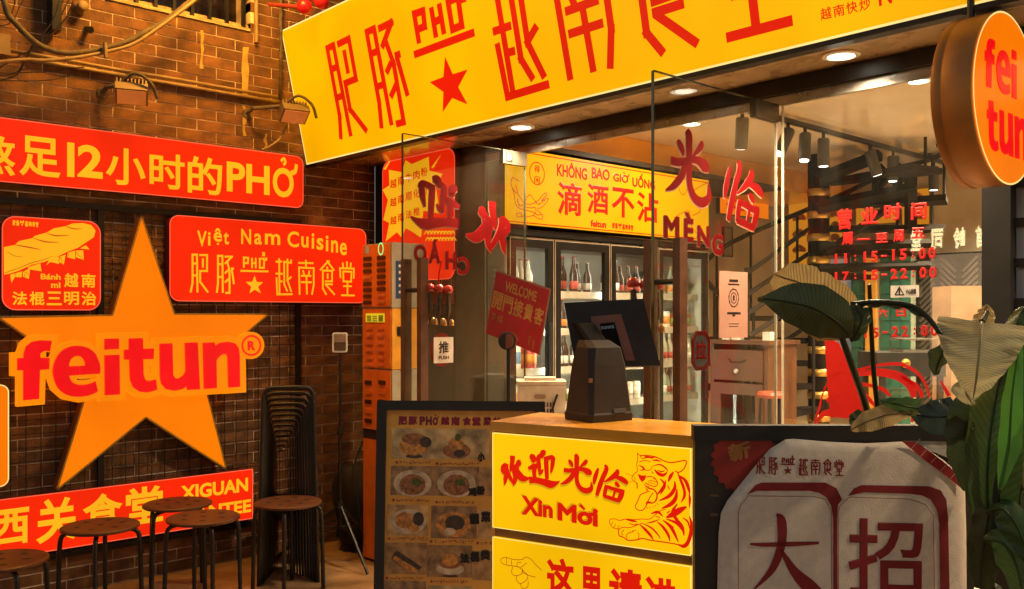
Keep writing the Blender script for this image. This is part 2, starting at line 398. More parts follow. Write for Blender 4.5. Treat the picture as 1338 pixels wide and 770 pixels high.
for k, (xa, xb, ya, yb) in enumerate([(316, 324, 62, 124), (317, 321, 138, 178), (345, 349, 175, 195), (262, 265, 40, 90)]):
    pts = []; rs = random.Random(k)
    for f in range(7): pts.append(WX.pix(xa + rs.uniform(-1.5, 1.5), ya + (yb - ya) * f / 6, .0))
    for f in range(6, -1, -1): pts.append(WX.pix(xb + rs.uniform(-1.5, 1.5), ya + (yb - ya) * f / 6, .0))
    part(MB().prism(WX, pts, .0028, .0042), 'paint_streak', M('ochre_streak%d' % k, (.55, .36, .08), .8, var=.3), bw)
# old barred window in the wall
wn = thing('barred_window', 'old dark barred window with crumbling plaster sill high in the brick wall', 'window', (0, -1.4, win_z0))
part(MB().box((-.236, win_y0 + .002, win_z0 + .01), (-.2, win_y1 - .002, win_z1 - .002)), 'pane', M('window_dark', (.02, .012, .008), .2), wn)
part(MB().box((-.19, win_y0 + .004, win_z0 + .002), (-.02, win_y1 - .004, win_z0 + .05)), 'sill', m_plaster, wn)
part(MB().box((-.02, win_y0 + .006, win_z0 + .004), (.012, win_y1 - .006, win_z0 + .022)), 'ledge', m_plaster, wn)
for i in range(8):
    y = win_y0 + .06 + i * .112
    part(MB().box((-.018, y, win_z0 + .024), (.006, y + .02, win_z1)), 'bar', m_black, wn)
part(MB().box((-.016, win_y0 + .01, win_z0 + .24), (.002, win_y1 - .01, win_z0 + .262)), 'cross_bar', m_black, wn)
solo(MB().tube([(.02, win_y1 + .03, 3.30), (.02, win_y1 + .03, 4.3)], .014), 'drain_pipe', m_conduit, 'thin ochre pipe running up beside the barred window', 'pipe')

# ---- facade wall to the left of the doors, header, soffit
FY = wallY(0)
mb = MB(); mb.box((-.004, .004, 0), (1.22, .14, 2.6)); mb.box((-.004, .004, 2.6), (7, .14, 4.4)); 
solo(mb, 'front_wall', m_dark, 'dark front wall of the eatery behind the long yellow sign', 'wall')
solo(MB().box((.0, -.53, 2.605), (6.8, .0, 2.66)), 'soffit', m_bronze, 'bronze coloured soffit with downlights under the yellow sign', 'soffit')
hd = thing('door_header', 'black metal door header beam spanning the shop front', 'beam', (3, 0, 2.5))
part(MB().box((1.22, -.035, 2.535), (6.8, .035, 2.602)), 'beam', m_black, hd)
part(MB().box((1.22, -.010, 2.49), (6.8, .010, 2.533)), 'rail', m_steel, hd)

# ---- interior shell
struct(MB().box((.3, .15, .0), (6.9, 4.7, .006)), 'dining_floor', M('dining_tile', (.60, .47, .32), .35, var=.15, scale=3))
struct(MB().box((.3, .15, 2.86), (7, 4.9, 2.95)), 'ceiling', m_ceil)
solo(MB().box((.2, .16, 0), (.3, 4.8, 2.86)), 'side_wall', m_inwall, 'beige inner side wall behind the drinks fridges', 'wall')
solo(MB().box((.3, 4.7, 0), (7, 4.8, 2.86)), 'back_wall', m_inwall, 'beige back wall of the dining room behind the spiral stair', 'wall')
solo(MB().box((6.9, .15, 0), (7, 4.69, 2.86)), 'end_wall', m_inwall, 'beige inner wall at the far right of the dining room', 'wall')
# ================================================================ SIGNS ON THE BRICK WALL
def lightbox(name, label, pl, outline, w0, w1, face_m, side_m, edge=.006, cat='sign', rim=None):
    us = [p[0] for p in outline]; vs = [p[1] for p in outline]
    t = thing(name, label, cat, pl.P((min(us) + max(us)) / 2, min(vs), w0))
    part(MB().prism(pl, outline, w0, w1 - .004), 'casing', side_m, t)
    cu = (min(us) + max(us)) / 2; cv = (min(vs) + max(vs)) / 2
    part(MB().prism(pl, outline, w1 - .0035, w1), 'face', face_m, t)
    if rim:
        n = len(outline); m = MB()
        for i in range(n):
            m.segs(pl, [outline[i], outline[(i + 1) % n]], edge, w1 + .0008)
        part(m, 'rim', rim, t)
    return t
m_rim = LIT('pale_red_rim', (1., .12, .05), 1.)
m_yrim = LIT('pale_yellow_rim', (1., .75, .25), 1.1)

# long red sign: hours of boiling
w = .09; pl = wallX(w)
u1 = pl.pix(396, 240)[0]; v1 = pl.pix(396, 205.5)[1]; v0 = pl.pix(396, 272)[1]
u0 = pl.pix(-70, 200)[0]
t = lightbox('long_red_sign', 'long red lit sign of yellow characters ending in PHỞ, highest on the brick wall', WX, rrect(u0, v0, u1, v1, .05), .01, w, m_red, m_redside, rim=m_rim)
mb = MB()
for s, xl, yt, yb, xr, b in [('熬', -34, 174, 226, 20, .022), ('足', 25, 176, 229, 79, .022), ('1', 87.5, 186, 231, 97, .03), ('2', 101, 188, 231, 134, .03), ('小', 138, 191, 240, 190, .022), ('时', 195, 198, 245, 241, .02), ('的', 245, 203, 252, 290, .02), ('PH', 296, 211, 250, 352, .028)]:
    part(put_text(MB(), pl, s, qrect(pl, xl, yt, yb, xr), .003, b), 'character', m_ytext, t)
q = qrect(pl, 356, 219, 257, 389)
q = (q[0], q[1], q[2], q[3])
put_text(mb, pl, 'Ở', (q[0], q[1], q[2], q[3] + .075), .003, .028)
part(mb, 'lettering', m_ytext, t)

# rounded red sign with the word mark
w = .09; pl = wallX(w)
a = qrect(pl, 222, 281, 392.5, 478); v1 = (pl.pix(240, 282.5)[1] + pl.pix(465, 299)[1]) / 2; v0 = (pl.pix(240, 393)[1] + pl.pix(465, 396)[1]) / 2
t = lightbox('rounded_red_sign', 'rounded red lit sign headed Việt Nam Cuisine on the wall grid', WX, rrect(a[0], v0, a[2], v1, .055), .01, w, m_red, m_redside, rim=m_rim)
mb = MB(); put_logo(mb, pl, ((LU0, LV1), (LU1, LV1), (LU1, LV0), (LU0, LV0)), .0015, .0125); part(mb, 'word_mark', m_ytext, t)
mb = MB()
arc = [('V', 257.5, 301.5, 322, 270, 0), ('i', 271.5, 303.5, 321, 275, 0), ('ệ', 279, 298, 320, 290, 0), ('t', 292, 303, 319.5, 299, 0), ('N', 315, 299, 319, 328, 0), ('a', 332, 305, 319.5, 342, 0), ('m', 346, 305, 319.5, 366, 0),
       ('C', 375.5, 302, 323, 390.5, 0), ('u', 393.5, 309, 323.5, 403, 0), ('i', 407, 305, 325, 410.5, 0), ('s', 413.5, 311, 326.5, 422.5, 0), ('i', 425.5, 308, 328.5, 429, 0), ('n', 432.5, 314, 330, 441.5, 0), ('e', 444, 317, 333.5, 453, 0)]
for s, xl, yt, yb, xr, _ in arc: part(put_text(MB(), pl, s, qrect(pl, xl, yt, yb, xr), .0015, .02), 'letter', m_ytext, t)

# sandwich sign
w = .08; pl = wallX(w)
a = qrect(pl, 3, 283, 403, 131); v1 = (pl.pix(20, 283)[1] + pl.pix(118, 290)[1]) / 2; v0 = (pl.pix(20, 405)[1] + pl.pix(118, 405)[1]) / 2
t = lightbox('sandwich_sign', 'square red lit sign with a yellow baguette drawn on it', WX, rrect(a[0], v0, a[2], v1, .065), .01, w, m_red, m_redside, rim=m_rim)
Z = lambda x, y: pl.pix(x / 5.707, 275 + y / 5.707)
bread = [(28,275),(110,258),(140,230),(240,208),(260,190),(350,165),(400,135),(490,118),(540,98),(620,95),(680,110),(712,150),(700,200),(640,240),(580,280),(500,310),(420,350),(330,385),(240,405),(140,450),(80,470),(30,480)]
mb = MB().face(pl, [Z(*p) for p in bread], .0012)
for lf in [[(75,480),(165,455),(160,500),(110,498),(85,540)], [(170,460),(225,430),(215,512),(170,495)], [(205,425),(300,395),(310,455),(215,440)], [(345,410),(365,370),(440,345),(440,400),(375,385)], [(445,345),(490,330),(475,405),(440,385)], [(505,315),(560,300),(560,365),(500,350)], [(565,300),(620,298),(625,370),(565,350)], [(595,285),(640,260),(668,292)]]:
    mb.face(pl, [Z(*p) for p in lf], .0012)
part(mb, 'baguette_drawing', m_ytext, t)
mb = MB(); k = .0009
for st in [[(110,258,3),(210,275,7),(305,293,2)], [(250,208,3),(340,235,7),(440,238,2)], [(345,170,3),(420,190,7),(520,185,2)], [(490,120,3),(550,138,6),(610,138,2)], [(50,310,2),(110,340,3),(170,348,2)], [(30,470,3),(80,450,4),(140,430,3),(240,390,4),(330,368,3),(400,338,2)], [(110,498,2),(115,460,3)], [(180,500,2),(190,460,3),(215,490,2)], [(430,385,2),(450,350,3),(465,400,2)], [(560,300,2),(580,330,3),(622,365,2)], [(505,350,2),(510,320,3)]]:
    mb.brush(pl, [(*Z(x, y), wd * k) for x, y, wd in st], .0024)
part(mb, 'score_line', m_line, t)
mb = MB()
for s, b, xl, yt, yb, xr in [('Bánh', .03, 303, 472, 515, 452), ('mì', .03, 380, 535, 578, 452), ('越', .025, 478, 468, 575, 585), ('南', .025, 607, 472, 575, 712)]:
    part(put_text(MB(), pl, s, (Z(xl, yt)[0], Z(xl, yb)[1], Z(xr, yb)[0], Z(xl, yt)[1]), .0014, b), 'lettering', m_ytext, t)
for i, c in enumerate('法棍三明治'):
    x0 = 90 + i * 129; x1 = x0 + 112
    part(put_text(MB(), pl, c, (Z(x0, 600)[0], Z(x0, 708)[1], Z(x1, 600)[0], Z(x0, 605)[1]), .0014, .025), 'character', m_ytext, t)
mb = MB(); put_logo(mb, pl, (Z(95, 70)[0], Z(95, 112)[1], Z(285, 70)[0], Z(95, 72)[1]), .0014, .0035); part(mb, 'word_mark', m_ytext, t)

# star with the raised brand lettering
w = .11; pl = wallX(w)
star = [(185,283),(228,410.6),(350,411),(263,484),(295.4,612.8),(190.7,545.5),(74.5,640),(118,497),(-2,415),(147,412)]
t = lightbox('star_sign', 'big orange lit star with raised red feitun lettering across it', WX, [pl.pix(*p) for p in star], .02, w, m_orange, m_oside, rim=M('star_trim', (.45, .25, .03), .4), edge=.010)
# brand lettering: yellow raised backing, red faces
def feitun_shapes():
    """heavy letters drawn on the flat measured from the wall sign (zoom pixels)"""
    return {
     'f': [(88,185),(120,183),(120,160),(132,125),(160,103),(200,95),(260,97),(250,150),(222,148),(202,160),(202,183),(248,183),(246,240),(200,243),(196,388),(118,395),(118,245),(88,245)],
     'i_dot': [(524,88),(595,86),(595,138),(524,142)], 'i': [(524,170),(598,167),(600,366),(526,370)],
     't': [(646,86),(714,84),(716,138),(770,136),(768,188),(716,190),(718,270),(728,295),(752,298),(780,290),(786,342),(740,356),(700,352),(666,330),(652,290),(648,192),(622,192),(622,142),(646,141)],
     'u': [(800,112),(862,110),(866,270),(878,286),(896,286),(918,270),(930,250),(926,108),(988,105),(1000,340),(938,343),(934,322),(910,340),(870,348),(830,338),(808,312),(802,280)],
     'n': [(1016,108),(1072,105),(1076,124),(1100,108),(1140,102),(1175,110),(1194,135),(1198,170),(1200,327),(1144,331),(1140,180),(1132,164),(1114,164),(1094,178),(1082,195),(1084,334),(1022,338)]}
ZF = lambda x, y, ww: wallX(ww).pix(x / 3.823, 420 + y / 3.823)
def e_ring(ww):
    c = (385, 250); O = []; 
    out = [(500,262),(500,215),(480,165),(440,132),(385,122),(330,135),(290,172),(268,225),(268,275),(288,330),(330,366),(390,378),(440,372),(490,350),(478,300),(440,315),(400,318),(362,305),(345,272)]
    inn = [(345,225),(350,195),(365,178),(385,172),(408,178),(424,195),(428,222)]
    return out, inn
wl = .165; plw = wallX(wl)
def grow(poly, g):
    n = len(poly); o = []
    ar = sum(poly[i][0] * poly[(i + 1) % n][1] - poly[(i + 1) % n][0] * poly[i][1] for i in range(n))
    sg = 1 if ar > 0 else -1
    for i in range(n):
        a, b, c = Vector(poly[i - 1]), Vector(poly[i]), Vector(poly[(i + 1) % n]); d1 = (b - a).normalized(); d2 = (c - b).normalized()
        n1 = Vector((d1.y, -d1.x)) * sg; n2 = Vector((d2.y, -d2.x)) * sg; h = (n1 + n2); k = max(h.length_squared / 2, .5)
        o.append(tuple(b + h * (g / k)))
    return o
shp = feitun_shapes(); out, inn = e_ring(wl)
m_back = LIT('letter_backing', (1., .25, .002), .94); m_letter = M('letter_red', (.5, .004, .004), .35, emit=(.72, .0, .006), es=.95)
backs = []
for kx, pg in list(shp.items()) + [('e', out)]:
    backs.append(([ZF(x, y, wl) for x, y in grow(pg, 30 if kx != 'e' else 28)]))
mb = MB()
for i, pg in enumerate(backs): mb.prism(WX, pg, w + .002, wl - .004 + i * .0006)
part(mb, 'lettering_backing', m_back, t)
mb = MB(); wr = wl + .016
for pg in shp.values(): mb.prism(WX, [ZF(x, y, wr) for x, y in pg], wl + .001, wr)
E_KEY = [(500,262),(502,235),(498,208),(480,165),(460,145),(440,132),(412,124),(385,122),(357,125),(330,135),(308,150),(290,172),(276,198),(268,225),(265,250),(268,275),(276,304),(288,330),(306,350),(330,366),(358,375),(390,378),(415,376),(440,372),(466,363),(490,350),(478,300),(460,309),(440,315),(420,318),(400,318),(380,314),(362,305),(352,290),(345,272),(398,268),(398,223),(345,225),(347,208),(354,190),(368,178),(385,172),(404,176),(418,188),(426,205),(428,221),(399,223),(399,268)]
mb.prism(WX, [ZF(x, y, wr) for x, y in E_KEY], wl + .001, wr)
part(mb, 'letter', m_letter, t)
c = ZF(1256, 121, wl); r1 = (ZF(1322, 120, wl)[0] - ZF(1188, 120, wl)[0]) / 2; r2 = (ZF(1303, 120, wl)[0] - ZF(1212, 120, wl)[0]) / 2; k1 = (ZF(1256, 53, wl)[1] - ZF(1256, 190, wl)[1]) / 2; k2 = (ZF(1256, 72, wl)[1] - ZF(1256, 168, wl)[1]) / 2
mb = MB().prism(WX, disc(c[0], c[1], r1, k1), w + .002, wl - .004); part(mb, 'mark_backing', m_back, t)
mb = MB(); ring = disc(c[0], c[1], r2, k2); n_ = len(ring)
for i in range(n_): mb.segs(WX, [ring[i], ring[(i + 1) % n_]], .012, wl)
put_text(mb, WX, 'R', (c[0] - r2 * .42, c[1] - k2 * .5, c[0] + r2 * .45, c[1] + k2 * .5), wl, .05); part(mb, 'registered_mark', m_letter, t)

# bottom sign
w = .07; pl = wallX(w)
a0 = pl.pix(330, 612); a1 = pl.pix(330, 677.5); u0 = pl.pix(-70, 690)[0]
v1 = (a0[1] + pl.pix(0, 655)[1]) / 2; v0 = (a1[1] + pl.pix(0, 730)[1]) / 2
t = lightbox('low_red_sign', 'low red lit sign reading XIGUAN CANTEE behind the stools', WX, [(u0, v0), (a0[0], v0), (a0[0], v1), (u0, v1)], .01, w, m_red, m_redside, rim=m_rim)
mb = MB()
for s, xl, yt, yb, xr in [('西', -10, 668, 716, 38), ('关', 47, 654, 712, 101), ('食', 108, 648, 702, 160), ('堂', 164, 639, 688, 213)]:
    part(put_text(MB(), pl, s, qrect(pl, xl, yt, yb, xr), .0015, .028), 'character', m_ytext, t)
for s, xl, yt, yb, xr in [('XIGUAN', 236, 637, 652, 324), ('CANTEE', 238, 664, 674, 328)]:
    u0_, v1_ = pl.pix(xr, {'X': 624, 'C': 652}[s[0]]); _, v0_ = pl.pix(xr, {'X': 642, 'C': 669}[s[0]])
    part(put_text(MB(), pl, s, (pl.pix(xl, 650)[0], v0_, u0_, v1_), .0015, .035), 'lettering', m_ytext, t)
# orange sign at the left edge
w = .08; pl = wallX(w); a = qrect(pl, -80, 503, 634, 11)
v1 = pl.pix(8, 503)[1]; v0 = pl.pix(8, 635)[1]
t = lightbox('orange_wall_sign', 'rounded orange lit sign cut by the left edge beside the star', WX, rrect(a[0], v0, a[2], v1, .04), .01, w, m_orange, m_oside, rim=m_yrim)

# black mesh grid on the wall
g = thing('wall_grid', 'black wire mesh grid in a flat steel frame on the brick wall', 'wire grid', (.02, -1.6, .3))
gy0, gy1 = -2.75, WX.pix(391, 300)[0]; gz1 = WX.pix(0, 266)[1]; gz0 = .24
yv = WX.pix(130, 400)[0]
for y in (yv, gy1 - .02): part(MB().box((.012, y - .017, gz0), (.03, y + .017, gz1)), 'frame_post', m_black, g)
part(MB().box((.0125, gy0, gz1 + .001), (.0305, gy1, gz1 + .036)), 'frame_rail', m_black, g)
part(MB().box((.0125, gy0, gz0 - .036), (.0305, gy1, gz0 - .001)), 'frame_rail', m_black, g)
src = None
y = gy0 + .03
mv = mesh_of(MB().box((-.002, -.002, gz0), (.002, .002, gz1)), 'wire', m_black, Vector((0, 0, gz0))); mh = mesh_of(MB().box((-.002, gy0, -.002), (.002, gy1, .002)), 'wire', m_black, Vector((0, gy0, 0)))
while y < gy1 - .04:
    if abs(y - yv) > .03:
        o = bpy.data.objects.new('wire', mv); COL.objects.link(o); o.parent = g; o.location = Vector((.0225, y, gz0)) - LOC[g]
    y += .0755
z = gz0 + .06
while z < gz1 - .03:
    o = bpy.data.objects.new('wire', mh); COL.objects.link(o); o.parent = g; o.location = Vector((.0178, gy0, z)) - LOC[g]; z += .0755

# ---- cables, conduits and lamps over the signs
def wallpts(px, w): return [WX.P(*WX.pix(x, y, w), w) for x, y in px]
def smooth_pts(p, sub=6):
    p = [Vector(x) for x in p]; o = []
    for i in range(len(p) - 1):
        a, b, c, d = p[max(i - 1, 0)], p[i], p[i + 1], p[min(i + 2, len(p) - 1)]
        for j in range(sub):
            t = j / sub; o.append(.5 * ((2 * b) + (c - a) * t + (2 * a - 5 * b + 4 * c - d) * t * t + (3 * b - a - 3 * c + d) * t ** 3))
    o.append(p[-1]); return o
solo(MB().tube(smooth_pts(wallpts([(-3,-20),(5,0),(11,20),(20,30),(35,46),(53,60),(76,68),(102,69),(138,63),(164,55),(191,42),(220,25),(258,-6)], .20)), .0165, 10), 'power_cable', m_cable, 'thick sagging cable bundle in front of the brick wall, upper left', 'cable', smooth=True)
solo(MB().tube(smooth_pts(wallpts([(-10,82),(33,78),(60,79),(102,75),(138,68),(173,58),(205,38),(240,12),(270,-12)], .215)), .010, 8), 'pale_cable', m_conduit, 'pale thinner cable tied under the thick sagging cable', 'cable', smooth=True)
mb = MB()
for p in [(138, 64)]: mb.tube(wallpts([(137, 56), (138.5, 76)], .24), .012, 6)
solo(mb, 'cable_tie', m_conduit, 'pale tie holding the two sagging cables together', 'cable tie')
solo(MB().tube(wallpts([(8,65),(60,74),(153,91),(220,102),(300,116),(363,127)], .03), .0105, 10), 'upper_conduit', m_conduit, 'upper of two beige conduits running along the brick wall', 'pipe', smooth=True)
solo(MB().tube(wallpts([(40,79),(80,85),(149,97),(215,108),(290,121),(361,133)], .03), .0105, 10), 'lower_conduit', m_conduit, 'lower of two beige conduits running along the brick wall', 'pipe', smooth=True)
solo(MB().tube(wallpts([(367,-12),(367,60),(366,131)], .035), .012, 8), 'upright_conduit', m_cable, 'upright brown conduit against the left end of the long yellow sign', 'pipe', smooth=True)
a = WX.pix(-10, 50); b = WX.pix(8, 77)
solo(MB().box((.0, a[0], b[1]), (.09, b[0], a[1] + .01)), 'junction_box', m_conduit, 'beige junction box cut by the left edge of the picture', 'box')
a = WX.pix(60, 0); b = WX.pix(72, 47)
mb = MB().box((.02, a[0], b[1]), (.12, b[0], b[1] + .5)); solo(mb, 'cable_post', m_black, 'short black cable post above the sagging cable', 'post')
wires = [[(92,-5),(80,20),(62,45),(48,55),(35,75),(25,95),(10,103),(-5,106)], [(84,-5),(74,22),(55,46),(42,60),(32,80),(20,96),(-5,99)], [(98,-5),(86,24),(66,46),(50,60),(40,66),(20,76),(-5,92)], [(35,-5),(26,8),(20,22),(10,32),(-4,34)], [(20,-6),(18,10),(10,25),(-4,25)],
         [(-5,96),(30,95),(60,94),(90,90),(110,88)], [(-5,105),(40,106),(70,104),(92,98),(104,92)], [(78,-5),(72,20),(58,42),(45,56)]]
for i, wv in enumerate(wires):
    solo(MB().tube(smooth_pts(wallpts(wv, .10 + .012 * i), 4), .0035 if i < 3 else .0028, 5), 'loose_wire', m_black, 'thin loose black wire hanging in the tangle over the red signs, upper left', 'wire', 'loose wires in the tangle', smooth=True)
a = WX.pix(103, 12); mb = MB().lathe(WX.P(a[0], a[1], .0), (1, 0, 0), [(.035, 0), (.035, .02), (.02, .03), (.02, .05), (.03, .055), (.03, .08), (.012, .085)], 14)
solo(mb, 'insulator', m_conduit, 'round ceramic insulator fixed to the bricks at the top', 'insulator', smooth=True)
a = WX.pix(113, 38); solo(MB().lathe(WX.P(a[0], a[1], 0), (1, 0, -.3), [(.016, 0), (.014, .05), (.02, .052), (.02, .07)], 8), 'wall_bolt', m_black, 'rusty black bolt sticking out of the brick wall', 'bolt')

m_lens = M('floodlight_glass', (.40, .15, .05), .25, emit=(1., .28, .05), es=.3)
m_flood = M('floodlight_shell', (.24, .17, .09), .45, .3)
def floodlight(px, py, arm, label, yaw):
    h = WX.P(*WX.pix(px, py, .22), .22); t = thing('floodlight', label, 'floodlight', h)
    f = Vector((math.cos(yaw) * .55, math.sin(yaw) * .55, -.83)).normalized(); r = Vector((-math.sin(yaw), math.cos(yaw), 0)); u = r.cross(f) * -1
    def P(x, y, z): return h + r * x + u * y + f * z
    def bx(m, x0, x1, y0, y1, z0, z1): return m.hexa([P(x, y, z) for z in (z0, z1) for x, y in ((x0, y0), (x1, y0), (x1, y1), (x0, y1))])
    part(bx(MB(), -.085, .085, -.06, .06, -.02, .03), 'housing', m_flood, t)
    for i in range(9):
        x = -.076 + i * .019; part(bx(MB(), x - .004, x + .004, -.055, .055, -.06, -.0205), 'fin', m_flood, t)
    part(bx(MB(), -.075, .075, -.052, .052, .0305, .036), 'lens', m_lens, t)
    base = WX.P(*WX.pix(*arm, 0), 0.0)
    part(MB().tube([base, base + Vector((.09, 0, .02)), h + Vector((-.03, 0, .055))], .013, 8), 'arm', m_cable, t)
    part(MB().lathe(base, (1, 0, 0), [(.03, 0), (.03, .012)], 12), 'arm_plate', m_cable, t)
    part(MB().tube(smooth_pts([h + Vector((0, -.06, .05)), h + Vector((.06, .0, .10)), h + Vector((.10, .07, .05)), h + Vector((.09, .11, -.03))]), .009, 8), 'lead', m_cable, t, True)
floodlight(172, 122, (133, 122), 'finned floodlight on a short arm above the middle of the long red sign', R(-20))
floodlight(384, 148, (322, 149), 'finned floodlight on a long arm touching the yellow sign', R(-10))
solo(MB().tube(smooth_pts(wallpts([(375,165),(367,180),(355,190),(342,196)], .12)), .008, 6), 'lamp_lead', m_conduit, 'short pale lead hanging below the floodlight next to the yellow sign', 'cable', smooth=True)
for i, (p, lb) in enumerate([([(352, 6), (398, 10)], 'conduit stub to the left above the yellow sign, red light put into its colour'), ([(396, -4), (420, 3)], 'conduit stub nearest the top edge above the yellow sign, red light put into its colour')]):
    t = thing('conduit_stub', lb, 'pipe', at(*p[0], 5.75))
    part(MB().tube([at(*p[0], 5.75), at(*p[1], 5.6)], .013, 8), 'tube', M('stub_redlit%d' % i, (.35, .04, .02), .5), t)  # red colour stands in for red light falling on the stub
    part(MB().lathe(at(*p[1], 5.6), (1, -.6, 0), [(.03, -.02), (.045, .0), (.045, .03), (.02, .05)], 14), 'cap', m_bred, t, True)

# ================================================================ LONG YELLOW SIGN OVER THE DOORS (leans out at the top)
BO = Vector((0, -.55, 2.557)); BT = Vector((0, -.737, 3.415)); pl = Pl(BO, (1, 0, 0), BT - BO); BH = (BT - BO).length
t = thing('long_yellow_sign', 'long yellow lit sign leaning out over the shop doors with red geometric characters', 'sign', (3, -.5, 2.56))
part(MB().pbox(pl, .012, 6.6, .0, BH, -.16, -.004), 'casing', m_dark, t)
part(MB().pbox(pl, .012, 6.6, .0, BH, -.0035, 0), 'face', m_yel, t)
mb = MB(); [mb.segs(pl, s, .009, .0012) for s in ([(.014, 0), (.014, BH)], [(.012, .004), (6.6, .004)], [(.012, BH - .004), (6.6, BH - .004)])]; part(mb, 'rim', m_yrim, t)
part(MB().pbox(pl, .0, 6.62, -.020, -.003, -.17, .006), 'trim', m_black, t)
q = [pl.pix(427, 46.3), pl.pix(446, 184), pl.pix(1037, 36)]
LVb = q[1][1]; 
mb = MB(); put_logo(mb, pl, (q[1][0], LVb, q[2][0], q[0][1]), .0015, .040); part(mb, 'word_mark', m_rtext, t)
mb = MB()
for i, c in enumerate('越南快炒'):
    x0 = 1073 + i * 16.9; y0 = 27.5 - i * 4.0
    ua, va = pl.pix(x0, y0); ub, vb = pl.pix(x0 + 14.5, y0 - 3.5); h_ = pl.pix(x0, y0 - 16)[1] - va
    put_text(mb, pl, c, (ua, va, ub, va + h_), .0015, .015)
ua, va = pl.pix(1149, 8.5); ub, _ = pl.pix(1166, 3); put_text(mb, pl, 'N', (ua, va, ub, va + .085), .0015, .03)
part(mb, 'lettering', m_rtext, t)
# ================================================================ RED STARBURST SIGN, PICTURES LEFT OF THE DOORS
w = .06; pl = wallY(-w)
a = qrect(pl, 500, 213, 340, 594); v0 = 1.78
t = lightbox('starburst_sign', 'rounded red lit sign with yellow starburst of noodle dishes above the power bank lockers', FY, rrect(a[0], v0, a[2], a[3], .07), .0, w, m_red, m_redside, rim=m_rim)
ZS = lambda x, y: pl.pix(495 + x / 4.97, 195 + y / 4.97)
mb = MB().face(pl, [ZS(*p) for p in [(25,265),(70,235),(65,135),(150,150),(175,72),(215,98),(325,50),(330,140),(415,160),(372,250),(400,420),(290,400),(275,575),(215,535),(175,515),(150,575),(118,540),(45,600),(68,480),(30,460),(60,330)]], .0012); part(mb, 'starburst', m_ytext, t)
mb = MB()
for x, y in [(340, 120), (30, 130)]: mb.face(pl, [ZS(x, y), ZS(x + 65, y - 85), ZS(x + 15, y + 5)], .0012)
cxy = ZS(390, 540); fr = random.Random(4)
for i in range(9):
    for j in range(4):
        p = ZS(310 + i * 21 + (j % 2) * 8, 470 + j * 42); mb.brush(pl, [(p[0] - .025, p[1], .006), (p[0], p[1] + .02, .012), (p[0] + .03, p[1] + .0, .005)], .0014)
part(mb, 'noodle_drawing', m_ytext, t)
mb = MB()
for i, (s, y0, y1) in enumerate([('越南牛肉粉', 195, 250), ('越南顺化粉', 315, 370), ('越南法棍', 435, 488)]):
    mb = MB()
    for k, c in enumerate(s):
        x0 = 75 + k * 50; sh = -k * 19
        p0 = ZS(x0, y0 + sh); p1 = ZS(x0 + 42, y1 + sh); put_text(mb, pl, c, (p0[0], p1[1], p1[0], p0[1] - .004), .0024, .02)
    part(mb, 'lettering', m_rtext, t)
# framed red picture and paper notes under it
def flat_pic(name, label, cat, pl_, rect, th, m, frame=None):
    t = thing(name, label, cat, pl_.P((rect[0] + rect[2]) / 2, rect[1], 0))
    part(MB().pbox(pl_, rect[0], rect[2], rect[1], rect[3], 0.001, th), 'sheet', m, t)
    if frame:
        f = .012
        for (u0, u1, v0, v1) in ((rect[0] - f, rect[2] + f, rect[3] + .0005, rect[3] + f), (rect[0] - f, rect[2] + f, rect[1] - f, rect[1] - .0005), (rect[0] - f, rect[0] - .0005, rect[1], rect[3]), (rect[2] + .0005, rect[2] + f, rect[1], rect[3])):
            part(MB().pbox(pl_, u0, u1, v0, v1, 0.001, th + .006), 'frame', frame, t)
    return t
m_paper = M('old_paper', (.40, .30, .17), .7, var=.15)
t = flat_pic('red_picture', 'dark red picture with pale line drawing on the wall seen through the left glass door', 'picture', FY, qrect(FY, 559, 357, 398, 596), .01, M('dim_red_print', (.22, .02, .012), .5, var=.2), m_black)
ZP = FY.off(.0115); mb = MB(); r_ = qrect(FY, 559, 357, 398, 596); wdt = r_[2] - r_[0]; hgt = r_[3] - r_[1]
for k in range(2):
    x0 = r_[0] + wdt * (.1 + .45 * k); x1 = x0 + wdt * .33
    mb.segs(ZP, [(x0, r_[1] + hgt * .1), (x0, r_[3] - hgt * .15), (x1, r_[3] - hgt * .1), (x1, r_[1] + hgt * .12)], .008, 0); mb.segs(ZP, [(x0, r_[1] + hgt * .5), (x1, r_[1] + hgt * .52)], .008, .001)
part(mb, 'line_drawing', m_paper, t)
flat_pic('paper_note', 'tan paper note on the dark wall seen through the left door', 'paper', FY, qrect(FY, 601, 366, 410, 631), .004, m_paper)
flat_pic('wall_panel', 'tall grey metal panel on the wall between starburst sign and fridge sign', 'panel', FY, (.93, .25, 1.215, 2.55), .015, M('grey_panel', (.075, .066, .042), .35, .3, var=.35, scale=4))
# small sidelight pane left of the opening
solo(MB().box((1.225, -.006, .02), (1.575, .006, 2.488)), 'sidelight_window', m_glass, 'narrow fixed sidelight between the grey panel and the left glass door', 'window')

